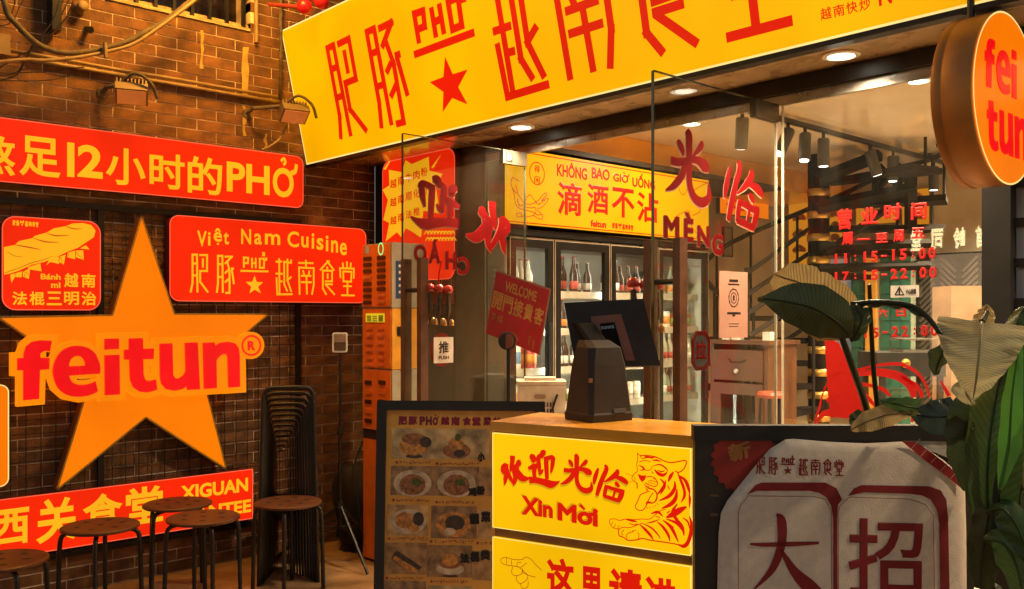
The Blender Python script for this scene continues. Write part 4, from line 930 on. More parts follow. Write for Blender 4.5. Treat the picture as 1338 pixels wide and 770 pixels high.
# fridge sign
w = 0; sx = 1.225; pl = wallX(sx); a_ = [pl.pix(664, 292), pl.pix(925, 318)]
s0, s1 = pl.pix(660, 250)[0], pl.pix(926, 300)[0]; z0 = 2.125; z1 = 2.60
t = lightbox('crocodile_sign', 'yellow lit sign with red characters and a crocodile drawing on top of the fridges', wallX(0), [(s0, z0), (s1, z0), (s1, z1), (s0, z1)], 1.06, sx, m_yel, m_dark, rim=None)
mb = MB(); mb.segs(pl, [(s0, z0 + .012), (s1, z0 + .012)], .007, .0012); mb.segs(pl, [(s0, z1 - .018), (s1, z1 - .018)], .007, .0012)
part(mb, 'border', m_rtext, t)
mb = MB()
for s, xl, yt, yb, xr, b in [('滴', 728, 236, 280, 760, .025), ('酒', 767, 239, 278, 795, .025), ('不', 799, 244, 283, 829, .025), ('沾', 832, 250, 289, 860, .025), ('KHÔNG', 727.5, 210, 230, 767, .035), ('BAO', 773, 218, 233, 796.5, .035), ('GIỜ', 801, 222, 237, 822.5, .035), ('UỐNG', 826, 225, 244, 856, .035), ('feitun', 771.5, 287, 296.5, 792, .045)]:
    part(put_text(MB(), pl, s, qrect(pl, xl, yt, yb, xr), .0014, b), 'lettering', m_rtext, t)
put_logo(mb, pl, qrect(pl, 800, 291, 298.5, 827), .0014, .006)
part(mb, 'word_mark', m_rtext, t)
ZC = lambda x, y: pl.pix(640 + x / 6.417, 190 + y / 6.417)
mb = MB()
kc = .0009
for st in [[(245,300),(215,285),(190,272),(178,300),(178,335),(205,385),(235,410),(258,445),(285,480),(340,495),(400,465),(450,410),(475,402),(470,425),(430,465),(480,445),(488,455),(455,500),(425,525),(395,528)], [(180,340),(200,400),(210,470),(225,510),(250,530),(300,545),(360,560),(400,585),(440,580),(435,620),(400,610),(360,590),(320,600),(290,590),(262,600),(232,600),(225,575),(262,570),(260,605)], [(290,515),(340,525),(380,520)], [(380,520),(385,560),(360,590)], [(215,330),(235,400)], [(230,450),(245,520)], [(395,540),(430,575)]]:
    mb.brush(pl, [(*ZC(x, y), 7 * kc) for x, y in st], .0016)
for i in range(18): a_ = ZC(235 + i * 13, 450 + 60 * math.sin(i * .55 + .4) * (1 - i / 25) + i * 1.2); mb.prism(pl, disc(a_[0], a_[1], .006, .006, 6), .0004, .0015)
part(mb, 'crocodile_drawing', m_line, t)
c = ZC(395, 237); mb = MB(); rg = disc(c[0], c[1], .066, .072, 24); [mb.segs(pl, [rg[i], rg[(i + 1) % 24]], .007, .0014) for i in range(24)]
for s, y0, y1 in (('得', 165, 225), ('闲', 255, 318)): put_text(mb, pl, s, (ZC(372, y0)[0], ZC(372, y1)[1], ZC(418, y0)[0], ZC(372, y0)[1]), .0014, .015)
part(mb, 'seal', m_rtext, t)
mb = MB()
for k, st in enumerate([[(905,250),(925,240),(930,262)], [(880,285),(900,276),(905,300),(925,312)], [(910,268),(915,276),(905,282)]]): mb.brush(pl, [(*pl.pix(x, y), .006) for x, y in st], .0015)
c = pl.pix(892, 240); rg = disc(c[0], c[1], .055, .085, 20); [mb.segs(pl, [rg[i], rg[(i + 1) % 20]], .006, .0014) for i in range(20)]
part(mb, 'side_drawing', m_line, t)
solo(MB().box((.56, .17, 2.63), (1.18, 3.4, 2.665)), 'ceiling_beam', m_dark, 'dark boxed beam above the crocodile sign', 'beam')

solo(MB().box((.302, .16, 2.672), (1.06, 4.69, 2.858)), 'bulkhead', M('reflected_orange', (.90, .40, .05), .35, var=.08, scale=3, coat=.3), 'bulkhead under the ceiling above the fridges, its orange standing for reflected yellow light', 'bulkhead')  # orange colour stands in for yellow light reflected under the ceiling
# ================================================================ DINING ROOM
# menu light box on the side wall
sw_ = wallX(.305); r_ = qrect(sw_, 936, 219, 279, 999)
t = lightbox('menu_light_box', 'orange lit menu picture behind the last red door character', wallX(.3), [(r_[0], r_[1]), (r_[2], r_[1]), (r_[2], r_[3]), (r_[0], r_[3])], .001, .05, m_orange, m_dark, rim=None)
mb = MB(); q = wallX(.351); mb.segs(q, [(r_[0] + .2, r_[3] - .1), (r_[0] + .5, r_[3] - .12)], .03, 0); mb.segs(q, [(r_[0] + .2, r_[3] - .2), (r_[0] + .45, r_[3] - .2)], .03, 0)
for k in range(4): mb.brush(q, [(r_[0] + .1, r_[1] + .1 + .06 * k, .02), (r_[0] + .35, r_[1] + .06 + .07 * k, .03), (r_[0] + .6, r_[1] + .1 + .06 * k, .02)], .0002 * k)
part(mb, 'dish_print', m_rtext, t)
BWp = wallY(4.7)
flat_pic('framed_notice', 'small dark framed notice on the beige wall below the menu light box', 'notice', sw_, qrect(sw_, 944, 298, 334, 954), .02, M('grey_print', (.2, .15, .1), .6), m_black)
for i, (xl, yt, yb, xr, lb) in enumerate([(1034, 268, 350, 1062, 'orange lit panel left of the spiral stair pole'), (1085, 268, 330, 1104, 'orange lit panel just right of the spiral stair pole'), (1122, 255, 295, 1176, 'wide yellow picture menu behind the opening hours lettering'), (1182, 250, 300, 1217, 'yellow menu panel in an orange frame at far right of the back wall')]):
    r_ = qrect(BWp, xl, yt, yb, xr)
    t = lightbox('wall_light_panel', lb, BWp, [(r_[0], r_[1]), (r_[2], r_[1]), (r_[2], r_[3]), (r_[0], r_[3])], .002, .05, LIT('panel_orange%d' % i, (.75, .26, .012), .8), m_wood, rim=None, cat='light panel')
    mb = MB(); q = BWp.off(.0515)
    for k in range(3): y_ = r_[1] + (r_[3] - r_[1]) * (.25 + .25 * k); mb.brush(q, [(r_[0] + (r_[2] - r_[0]) * .2, y_, .04), (r_[0] + (r_[2] - r_[0]) * .5, y_ + .03, .07), (r_[0] + (r_[2] - r_[0]) * .8, y_, .03)], .0002 * k)
    part(mb, 'panel_print', M('panel_brown%d' % i, (.35, .12, .03), .5), t)
# green tiled kitchen hatch, built tile by tile
t = thing('tiled_hatch', 'green tiled kitchen hatch with an orange stripe behind the opening hours', 'kitchen hatch', (BWp.pix(1160, 400)[0], 4.6, 0))
m_tile = M('green_tile', (.05, .16, .12), .15, var=.3, rnd=.2); a0 = BWp.pix(1126, 400)[0]; a1 = BWp.pix(1202, 400)[0]; b1 = BWp.pix(1160, 330)[1]; b0 = .5
part(MB().box((a0, 4.5, b0), (a1, 4.69, b1)), 'backing', M('grout', (.35, .4, .32), .7), t)
tm = mesh_of(MB().box((0, -.012, 0), (.088, 0, .118)), 'tile', m_tile, Vector((0, 0, 0)))
x = a0 + .002; n_t = 0
while x < a1 - .08:
    z = b0 + .01
    while z < b1 - .12:
        if not (.30 < (x - a0) / (a1 - a0) < .42):
            o = bpy.data.objects.new('tile', tm); COL.objects.link(o); o.parent = t; o.location = Vector((x, 4.5, z)) - LOC[t]; n_t += 1
        z += .124
    x += .094
xs_ = a0 + (a1 - a0) * .36; part(MB().box((xs_ - .05, 4.47, b0), (xs_ + .05, 4.499, b1)), 'orange_stripe', M('stripe_orange', (.6, .25, .03), .5, emit=(.9, .4, .05), es=.3), t)
part(MB().box((a0 - .26, 4.5, 1.2), (a0 - .06, 4.69, b1 - .05)), 'window_pane', M('pale_window', (.4, .4, .42), .3, emit=(.5, .5, .5), es=.25), t)
# herringbone dark panel
t = thing('woven_panel', 'dark panel of woven herringbone slats beside the green tiles', 'panel', (BWp.pix(1200, 400)[0] + .4, 4.62, 0))
h0 = a1 + .02; h1 = h0 + .75
part(MB().box((h0, 4.60, .3), (h1, 4.69, 2.1)), 'backing', m_blackm, t)
sm = [mesh_of(MB().box((-.09, -.012, -.012), (.09, 0, .012)), 'slat', M('slat_grey', (.07, .06, .05), .5), Vector((0, 0, 0)))]
for i in range(4):
    for j in range(30):
        o = bpy.data.objects.new('slat', sm[0]); COL.objects.link(o); o.parent = t; o.rotation_euler = (0, R(45 if i % 2 else -45), 0); o.location = Vector((h0 + .09 + i * .185, 4.6, .4 + j * .055)) - LOC[t]
# spiral stair
m_iron = M('matt_iron', (.016, .012, .010), .8, spec=.15)
PX, PY = 1.62, 3.24
st = thing('spiral_stair', 'dark spiral stair with brass ringed pole inside the dining room', 'staircase', (PX, PY, 0))
part(MB().lathe((PX, PY, 0), (0, 0, 1), [(.085, 0), (.085, 2.86)], 20), 'pole', m_iron, st, True)
m_brass = M('brass_ring', (.50, .30, .08), .35, .7)
for k in range(2, 14):
    z = .165 + k * .1835
    part(MB().lathe((PX, PY, z - .03), (0, 0, 1), [(.092, 0), (.092, .06)], 20), 'ring', m_brass, st, True)
    th = R(227.6 - (k - 4.5) * 27.7)
    d0 = Vector((math.cos(th), math.sin(th), 0)); q = Vector((-d0.y, d0.x, 0)); c = Vector((PX, PY, z + .05))
    part(MB().hexa([c + d0 * .088 - q * .05, c + d0 * .95 - q * .19, c + d0 * .95 + q * .19, c + d0 * .088 + q * .05, c + d0 * .088 - q * .05 + UP * .045, c + d0 * .95 - q * .19 + UP * .045, c + d0 * .95 + q * .19 + UP * .045, c + d0 * .088 + q * .05 + UP * .045]), 'tread', m_iron, st)
    p = c + d0 * .93; part(MB().tube([p + UP * .046, p + UP * .8], .012, 6), 'baluster', m_iron, st)
hel = lambda hgt: [Vector((PX + .93 * math.cos(R(227.6 - (k / 2 - 4.5) * 27.7)), PY + .93 * math.sin(R(227.6 - (k / 2 - 4.5) * 27.7)), min(.165 + k * .09175 + .05 + hgt, 2.83))) for k in range(29)]
part(MB().tube(hel(.80)[6:26], .022, 8), 'hand_rail', m_iron, st, True)
# straight stair railing beyond the notice
rl = thing('stair_railing', 'sloping dark railing bars to the left of the spiral stair pole', 'railing', at(1010, 420, 7.0))
for (x0, y0, x1, y1) in [(975, 358, 1056, 300), (975, 386, 1056, 332), (975, 412, 1056, 356), (978, 440, 1052, 392), (980, 478, 1052, 428)]:
    part(MB().tube([at(x0, y0, 6.6), at(x1, y1, 7.3)], .018, 8), 'bar', m_iron, rl)
part(MB().tube([at(976, 350, 6.62), at(976, 600, 6.62)], .02, 8), 'newel', m_iron, rl)
# trusses at upper right
tr = thing('steel_truss', 'black steel truss with crossed braces under the ceiling behind the spotlights', 'truss', at(1150, 240, 7.9))
for (x0, y0, x1, y1, r_) in [(1068, 272, 1195, 246, .05), (1068, 235, 1150, 203, .05), (1144, 222, 1144, 262, .03), (1190, 222, 1190, 300, .05), (1146, 246, 1178, 216, .026), (1148, 216, 1186, 256, .026), (1170, 246, 1186, 222, .024), (1070, 322, 1215, 318, .035), (1070, 351, 1215, 347, .035), (1080, 330, 1165, 268, .03)]:
    part(MB().tube([at(x0, y0, 7.0), at(x1, y1, 7.0)], r_, 4), 'beam', m_iron, tr)
# track lights
tk = solo(MB().box((2.255, .6, 2.80), (2.285, 4.5, 2.83)), 'light_track', m_black, 'black ceiling track carrying the spotlights', 'light track')
part(MB().box((2.262, 1., 2.83), (2.278, 1.03, 2.859)), 'hanger', m_black, tk); part(MB().box((2.262, 3.8, 2.83), (2.278, 3.83, 2.859)), 'hanger', m_black, tk)
m_sglow = M('spot_glow', (.9, .9, .8), .4, emit=(1., .95, .85), es=5.)
TX = wallX(2.27)
for i, (px, tx, ty, lb) in enumerate([(970, -.3, .35, 'tilted black track spotlight seen through the right glass door'), (1030, -.1, -.6, 'track spotlight shining straight at the viewer beside the door edge'), (1052, .1, -.25, 'track spotlight next to the shining one on its right'), (1076, .0, .0, 'upright track spotlight third from the door edge'), (1137, .2, .3, 'tilted track spotlight above the truss'), (1167, .0, -.05, 'upright track spotlight above the crossed braces'), (1220, .0, .0, 'last track spotlight next to the round sign')]):
    y = TX.pix(px, 190)[0]; b = Vector((2.27, y, 2.79)); ax = Vector((tx, ty, -1)).normalized()
    t = thing('track_spotlight', lb, 'spotlight', b, 'spotlights on the ceiling track')
    part(MB().tube([b + Vector((0, 0, .009)), b + Vector((0, 0, -.05))], .012, 7), 'stem', m_black, t); c = b + Vector((0, 0, -.05)) - ax * .02
    part(MB().lathe(c, ax, [(.036, 0), (.04, .01), (.04, .185), (.036, .19)], 16), 'body', M('spot_body%d' % i, (.06, .055, .05), .5), t, True)
    part(MB().lathe(c, ax, [(.030, .1905), (.030, .193)], 16), 'lens', m_sglow, t)
    if i in (1, 3): lamp('spot_light', 'SPOT', c + ax * .21, 120, (1, .86, .62), t, .03, c + ax * 2, 75, .5)
# ceiling and soffit downlights
def downlight(x, y, z, label, e, ang=130, col=(1, .75, .46)):
    t = thing('downlight', label, 'downlight', (x, y, z - .012))
    part(MB().lathe((x, y, z - .0005), (0, 0, -1), [(.075, 0), (.075, .006), (.055, .010), (.055, .004)], 22), 'ring', m_white, t); part(MB().lathe((x, y, z - .005), (0, 0, -1), [(.052, 0), (.052, .003)], 20), 'lens', m_lamp, t)
    lamp('down_light', 'SPOT', (x, y, z - .03), e, col, t, .05, (x, y, 0), ang, .7)
for x, lb in ((1.72, 'soffit downlight above the left glass door'), (3.62, 'soffit downlight left of the round sign'), (5.5, 'soffit downlight beyond the round sign at the right')): downlight(x, -.18, 2.605, lb, 190, 140)
for x, lb in ((1.68, 'ceiling downlight nearest the fridges'), (3.22, 'ceiling downlight inside the front window'), (4.8, 'ceiling downlight inside at the far right')): downlight(x, 1.45, 2.86, lb, 120 if x < 2 else 620, 165 if x < 2 else 135)
for x, lb in ((2.9, 'back ceiling downlight near the truss'), (4.4, 'back ceiling downlight at the far right')): downlight(x, 3.7, 2.86, lb, 600, 135)
downlight(1.0, 3.6, 2.86, 'back ceiling downlight between fridges and stair', 130)
# old wooden cabinet, stools and things in the dining room
t = thing('wooden_cabinet', 'old brown wooden cabinet with drawer and glass door behind the right glass door', 'cabinet', (1.7, 2.15, 0))
cy = 1.97; m_cw = M('cabinet_wood', (.085, .026, .006), .5, var=.4, scale=6)
part(MB().box((1.46, cy, .1), (1.49, 2.35, 1.34)), 'side_panel', m_cw, t); part(MB().box((1.91, cy, .1), (1.94, 2.35, 1.34)), 'side_panel', m_cw, t)
part(MB().box((1.44, cy - .02, 1.341), (1.96, 2.37, 1.37)), 'top', m_cw, t); part(MB().box((1.491, 2.33, .1), (1.909, 2.349, 1.34)), 'back_panel', m_cw, t)
dr = part(MB().box((1.495, cy - .012, 1.08), (1.905, cy + .3, 1.30)), 'drawer', m_cw, t); part(MB().lathe((1.70, cy - .012, 1.15), (0, -1, 0), [(.012, 0), (.012, .01), (.02, .02), (.012, .03)], 10), 'knob', m_steel, dr)
part(MB().tube([(1.63, cy - .013, 1.23), (1.66, cy - .035, 1.21), (1.74, cy - .035, 1.21), (1.77, cy - .013, 1.23)], .006, 6), 'pull', m_black, dr)
for a_, b_ in (((1.495, cy - .01, .12), (1.555, cy + .015, 1.06)), ((1.845, cy - .01, .12), (1.905, cy + .015, 1.06)), ((1.5555, cy - .01, .98), (1.8445, cy + .015, 1.06))): part(MB().box(a_, b_), 'door_frame', m_cw, t)
part(MB().box((1.5555, cy, .12), (1.8445, cy + .006, .979)), 'pane', m_glass2, t); part(MB().box((1.495, cy + .02, .72), (1.905, 2.32, .735)), 'shelf', m_cw, t)
for i, (x, h) in enumerate([(1.52, .07), (1.60, .05), (1.86, .06)]): solo(MB().box((x, 2.03, 1.3705), (x + .06, 2.1, 1.3705 + h)), 'small_box', m_white, ['leftmost small white box on top of the wooden cabinet', 'low white box between two others on the wooden cabinet', 'rightmost small white box on top of the wooden cabinet'][i], 'box')
p = at(1006, 512, 6.2); t = thing('red_stool', 'round red topped stool seen through the railing behind the right door', 'stool', (p.x, p.y, 0))
part(MB().lathe((p.x, p.y, p.z - .04), (0, 0, 1), [(.085, 0), (.09, .02), (.08, .04)], 20), 'seat', M('stool_red', (.30, .05, .02), .4), t)
for k in range(4): part(MB().tube([(p.x + .06 * math.cos(k * 1.57 + .6), p.y + .06 * math.sin(k * 1.57 + .6), p.z - .041), (p.x + .09 * math.cos(k * 1.57 + .6), p.y + .09 * math.sin(k * 1.57 + .6), 0)], .012, 6), 'leg', m_black, t)
p = at(1190, 475, 5.2); t = thing('serving_table', 'black serving table with round brass knob inside the window', 'table', (p.x, p.y, 0))
fx = Pl(Vector((p.x, p.y, 0)), RGT)
part(MB().pbox(fx, -.19, .20, p.z - .075, p.z + .06, -.3, 0), 'top_box', m_blackm, t); part(MB().lathe(fx.P(-.03, p.z, .0), fx.n, [(.026, .0), (.026, .01), (.012, .02)], 16), 'knob', m_brass, t)
for u in (-.17, .16):
    for w_ in (-.28, -.03): part(MB().pbox(fx, u, u + .03, 0, p.z - .076, w_, w_ + .025), 'leg', m_blackm, t)
t = thing('glass_case', 'small lit glass display case on the black serving table', 'display case', fx.P(0, p.z + .061, -.2))
part(MB().pbox(fx, -.02, .18, p.z + .061, p.z + .075, -.25, -.05), 'base', m_steel, t); part(MB().pbox(fx, -.018, .178, p.z + .0755, p.z + .13, -.245, -.055), 'case', m_glass2, t); part(MB().pbox(fx, -.02, .18, p.z + .1305, p.z + .14, -.25, -.05), 'lid', m_steel, t)
p = at(1262, 395, 5.6); solo(MB().pbox(Pl(p, RGT), -.09, .19, -1.5, .1, -.25, 0), 'tan_cabinet', M('tan_board', (.26, .15, .075), .6), 'tall plain tan cabinet beside the black column inside', 'cabinet')

# ================================================================ ROUND BLADE SIGN
ZX = 4.34; pl = wallX(ZX); top = pl.pix(1318, 18); bot = pl.pix(1320, 243); le = pl.pix(1271, 130)
cv = (top[1] + bot[1]) / 2; rr_ = (top[1] - bot[1]) / 2; cu = le[0] + rr_
t = thing('round_sign', 'round orange lit blade sign reading fei tun in red', 'sign', (ZX - .07, cu, bot[1]))
part(MB().lathe((ZX - .005, cu, cv), (-1, 0, 0), [(rr_ - .004, 0), (rr_, .004), (rr_, .090), (rr_ - .003, .093), (rr_ - .003, .098), (rr_, .101), (rr_, .122), (rr_ - .006, .126)], 64), 'drum', M('drum_bronze', (.34, .14, .03), .5, .25, var=.35, scale=6), t, True)
part(MB().prism(pl, disc(cu, cv, rr_ - .006, rr_ - .006, 56), -.0045, 0), 'face', m_orange, t)
mb = MB(); rg = disc(cu, cv, rr_ - .004, rr_ - .004, 56); [mb.segs(pl, [rg[i], rg[(i + 1) % 56]], .006, .001) for i in range(56)]; part(mb, 'rim', m_yrim, t)
def flat_letters(pl_, chars, u0, v0, sx_, sy_, w0, w1):
    mb = MB(); kx = 0
    for ch in chars:
        dx = LET_X[ch]
        for pg in LET[ch]: mb.prism(pl_, [(u0 + (x - dx) * sx_ + kx, v0 + y * sy_) for x, y in pg], w0, w1)
        kx += LET_W[ch] * sx_
    return mb
zf = lambda pg: [wallX(wr).pix(x / 3.823, 420 + y / 3.823) for x, y in pg]
LET = {'f': [zf(shp['f'])], 'i': [zf(shp['i']), zf(shp['i_dot'])], 't': [zf(shp['t'])], 'u': [zf(shp['u'])], 'n': [zf(shp['n'])],
       'e': [zf(E_KEY)]}
LET_X = {}; LET_W = {}
base_v = {}
for ch, pgs in LET.items():
    us = [p[0] for g_ in pgs for p in g_]; vs = [p[1] for g_ in pgs for p in g_]
    LET_X[ch] = min(us); LET_W[ch] = max(us) - min(us) + .022
    LET[ch] = [[(x, y - min(vs)) for x, y in g_] for g_ in pgs]
hh_f = max(p[1] for g_ in LET['f'] for p in g_)
a_ = pl.pix(1287, 50); b_ = pl.pix(1290, 114); sy_ = (a_[1] - b_[1]) / hh_f * 1.05; sx_ = sy_ * 1.0
wid = (LET_W['f'] + LET_W['e'] + LET_W['i']) * sx_
mb = flat_letters(pl, 'fei', pl.pix(1286, 80)[0], b_[1], sx_, sy_, .0005, .003); wid2 = (LET_W['t'] + LET_W['u'] + LET_W['n']) * sx_
m2 = flat_letters(pl, 'tun', pl.pix(1289, 160)[0], pl.pix(1292, 196)[1], sx_, sy_, .0005, .003)
part(mb, 'lettering', m_ored, t); part(m2, 'lettering', m_ored, t)
for du in (-.1, .1): part(MB().tube([(ZX - .075, cu + du, cv + rr_ * .9), (ZX - .075, cu + du, 2.604)], .012, 8), 'hanger', m_black, t)
# ================================================================ RECEPTION COUNTER
cw = lambda x, d, z=0: Vector((CAM.x, CAM.y, z)) + RGT * x + FWD * d
CL, CRt = cw(-.078, 3.27), cw(.573, 2.87); ud = (CRt - CL).normalized(); cpl = Pl(CL, ud); CWID = (CRt - CL).length; CD = .36; ZT = 1.17
m_cb = M('counter_brown', (.17, .070, .025), .45, var=.3); m_ct = M('counter_top', (.80, .36, .04), .25, var=.12, scale=8)
t = thing('reception_counter', 'small brown reception counter with two yellow lit welcome panels', 'counter', cpl.P(CWID / 2, 0, -CD / 2))
part(MB().pbox(cpl, .012, CWID - .012, .0, ZT - .036, -CD, -.012), 'body', m_cb, t)
part(MB().pbox(cpl, 0, CWID, ZT - .034, ZT, -CD, .0), 'top', m_ct, t)
e0 = cpl.pix(644.8, 620); e1 = cpl.pix(903, 650)
tz = (cpl.pix(644.3, 560.3)[1] + cpl.pix(899, 580.3)[1]) / 2; bz = (cpl.pix(646.4, 685.5)[1] + cpl.pix(905.5, 729.7)[1]) / 2; tz2 = (cpl.pix(648, 700)[1] + cpl.pix(905, 743)[1]) / 2
tz = min(tz, ZT - .04)
for v0, v1 in ((bz, tz), (tz2 - (tz - bz), tz2)):
    part(MB().pbox(cpl, e0[0], e1[0], v0, v1, -.0115, .004), 'light_panel', m_yel2, t)
    m2 = MB(); m2.segs(cpl, [(e0[0], v0), (e1[0], v0), (e1[0], v1), (e0[0], v1), (e0[0], v0)], .0032, .0046); part(m2, 'panel_edge', M('panel_edge', (.4, .4, .05), .4, emit=(1., .78, .2), es=1.), t)
qd = cpl.off(.005)
# welcome characters from the door strokes
def place_glyph(gl, mirror, px0, py0, px1, py1, ltr=None):
    us = [p[0] for s in gl for p in s]; vs = [p[1] for s in gl for p in s]; a, b, c, d = min(us), max(us), min(vs), max(vs)
    tl = qd.pix(px0, py0); br = qd.pix(px1, py1)
    ku = abs(br[0] - tl[0]) / (b - a); kv = abs(tl[1] - br[1]) / (d - c)
    def mp(p):
        s_ = (p[0] - a) / (b - a); s_ = 1 - s_ if mirror else s_; return (tl[0] + s_ * (br[0] - tl[0]), br[1] + (p[1] - c) / (d - c) * (tl[1] - br[1]), p[2] * (ku * kv) ** .5)
    return mp
mb = MB(); m2 = MB()
for gl, mir, b_ in ((HUAN, 1, (655, 594, 692, 638)), (YING, 1, (690.5, 590, 732, 634)), (GUANG, 0, (732.5, 592, 773, 642)), (LIN, 0, (776, 606, 820, 657))):
    mp = place_glyph(gl, mir, *b_); put_brush(mb, qd, gl, .002, mp, 1.45)
    put_brush(m2, qd, gl, .0006, mp=lambda p, mp=mp: (lambda q: (q[0] - .002, q[1] - .008, q[2] * 1.35))(mp(p)))
for gl, mir, b_ in ((HUAN, 1, (655, 594, 692, 638)), (YING, 1, (690.5, 590, 732, 634)), (GUANG, 0, (732.5, 592, 773, 642)), (LIN, 0, (776, 606, 820, 657))):
    mp = place_glyph(gl, mir, *b_); m3 = MB()
part(mb, 'character', m_rtext, t)
part(m2, 'character_shade', M('olive_line', (.35, .28, .02), .5, emit=(.62, .34, .0), es=.9), t)
mb = MB(); m2 = MB(); bq = [qd.pix(683, 649), qd.pix(782, 667), qd.pix(782, 689), qd.pix(681, 673)]
bq[1] = (bq[1][0], bq[0][1] - .012); bq[2] = (bq[2][0], bq[2][1])
def sheared(tl, tr, br, bl): return [qd.pix(*p) for p in (tl, tr, br, bl)]
for s, tl, tr, br, bl in (('Xin', (681.5, 647), (723, 655), (723, 677.5), (681.5, 672)), ('Mời', (729, 654), (782, 661), (782, 689), (729, 680))):
    put_text(mb, qd, s, sheared(tl, tr, br, bl), .0030, .045); B2 = [(p[0] - .0035, p[1] + .002) for p in sheared(tl, tr, br, bl)]; put_text(m2, qd, s, [(p[0] - .002, p[1] + .002) for p in B2], .0014, .05)
part(mb, 'lettering', m_rtext, t); part(m2, 'lettering_shade', LIT('letter_gold', (.70, .34, .0), .95), t)
# tiger
TZ_ = lambda x, y: qd.pix(790 + x / 5.5, 580 + y / 5.5)
TIG = [([(235,65),(240,100),(232,150),(237,195),(215,215),(198,240),(205,265),(240,285)], 4), ([(235,65),(255,85),(265,102)], 4), ([(255,85),(310,85),(370,95),(420,120),(470,135),(520,130),(580,120),(588,140),(570,180),(535,205),(508,195)], 6),
 ([(265,108),(320,96),(350,110)], 8), ([(345,120),(375,118),(405,128)], 9), ([(290,90),(340,98),(380,95)], 6), ([(250,130),(290,120),(330,128)], 4), ([(245,155),(270,165),(285,185),(255,190)], 8), ([(360,185),(385,212),(420,225),(452,205)], 15), ([(345,160),(400,150),(445,180),(452,205)], 7), ([(380,190),(410,200),(435,192)], 7), ([(280,165),(300,190),(330,185),(345,160)], 4),
 ([(300,240),(330,235),(365,250),(382,285),(362,306),(320,295),(290,280)], 5), ([(315,268),(345,266),(378,277)], 4), ([(310,280),(340,282),(365,290)], 3), ([(208,235),(222,250),(215,268)], 3), ([(230,283),(236,300),(234,322)], 6), ([(296,300),(305,338),(318,302)], 4), ([(282,290),(320,318),(355,330),(378,365),(368,410),(335,430)], 7),
 ([(322,340),(290,352),(258,368),(240,410),(222,450),(240,475),(275,476),(300,445),(318,400),(350,350)], 5), ([(300,440),(312,420),(350,428)], 12), ([(305,455),(310,466)], 4), ([(325,455),(330,465)], 4), ([(345,448),(352,458)], 4), ([(362,440),(370,450)], 4), ([(378,428),(386,438)], 4), ([(150,212),(200,228)], 2), ([(160,280),(200,268)], 2),
 ([(400,250),(432,290),(410,330),(378,365)], 13), ([(440,260),(432,310),(402,365)], 11), ([(498,200),(475,235),(458,272)], 16), ([(505,268),(505,320),(465,375),(395,408)], 16), ([(522,325),(512,390),(475,435),(412,464)], 18), ([(525,205),(550,265),(572,325),(575,375),(552,420)], 13), ([(530,225),(580,262),(605,320),(614,360)], 15), ([(610,350),(614,400),(612,460)], 12),
 ([(590,452),(540,478),(495,505),(445,530)], 26), ([(525,430),(490,490),(520,545),(560,600),(572,660)], 16), ([(35,560),(45,542),(80,540),(110,550),(160,540),(215,545),(270,540),(325,540),(365,510),(400,482),(440,470)], 4), ([(35,562),(50,590),(75,608),(108,612)], 4), ([(48,582),(62,560)], 3), ([(70,602),(82,575)], 3), ([(95,610),(108,585)], 3),
 ([(100,620),(130,600),(180,602),(240,582),(268,570)], 4), ([(100,620),(108,660),(140,672),(168,692),(230,690),(272,680),(330,692),(420,705),(520,722),(560,740),(602,722),(626,650)], 6), ([(130,660),(126,635),(142,618)], 4), ([(165,685),(160,655),(178,638),(212,630)], 4), ([(240,690),(250,660),(240,635)], 4),
 ([(158,545),(200,552),(235,560)], 11), ([(255,580),(290,612),(330,655),(352,690)], 13), ([(265,568),(330,598),(375,640),(405,682)], 8), ([(380,560),(422,598),(460,655),(470,700)], 13), ([(420,548),(470,588),(502,640),(532,706)], 15), ([(335,502),(385,490),(420,522)], 13), ([(370,520),(400,530)], 5), ([(445,540),(520,570),(562,625)], 14), ([(612,520),(628,600),(604,700),(570,735),(530,722)], 17), ([(560,530),(600,560),(616,625)], 9), ([(300,570),(350,560),(400,540)], 7), ([(450,500),(470,480)], 6), ([(180,572),(215,582),(240,575)], 5), ([(200,625),(230,620)], 3), ([(470,580),(500,600)], 5), ([(350,250),(370,255)], 4), ([(455,300),(470,330)], 6), ([(340,200),(352,215)], 5)]
mb = MB()
for i, (st, wd) in enumerate(TIG):
    n_ = len(st); q = []
    for j, (x, y) in enumerate(st):
        tp = 1.0 if wd < 7 else (.35 if j in (0, n_ - 1) else 1.15)
        u, v = TZ_(x, y); q.append((u, v, wd * tp * .00062))
    mb.brush(qd, q, .0012 + i * .00002, 5)
mb.face(qd, [TZ_(*p) for p in [(240,215),(268,228),(300,226),(292,258),(270,276),(250,250)]], .0012)
part(mb, 'tiger_drawing', m_line if 0 else m_rtext, t)
mb = MB(); HZ = lambda x, y: qd.pix(640 + x / 4.955, 690 + y / 4.955)
for st in [[(338,273),(300,240),(270,205),(235,188),(205,205),(150,203),(105,190),(75,200),(78,225),(110,240),(150,245),(195,255)], [(205,222),(180,225),(178,245),(200,255),(240,225)], [(150,250),(142,285),(160,308),(205,298),(212,265)], [(175,308),(175,340),(200,360),(240,335),(245,305),(215,290)], [(200,362),(212,392),(245,380),(250,345)], [(215,275),(250,305),(298,318)], [(140,207),(143,240)], [(108,193),(111,236)], [(195,262),(215,270),(212,290)]]:
    mb.brush(qd, [(*HZ(x, y), .0024) for x, y in st], .0012)
part(mb, 'hand_drawing', m_line, t)
mb = MB()
for s, x0, x1, y0, y1 in (('这', 714, 751, 727, 782), ('里', 759, 787, 739, 790), ('请', 796, 839, 741, 797), ('进', 842, 885, 752, 806)):
    put_text(mb, qd, s, sheared((x0, y0), (x1, y0 + (x1 - x0) * .12), (x1, y1 + (x1 - x0) * .16), (x0, y1)), .0012, .04)
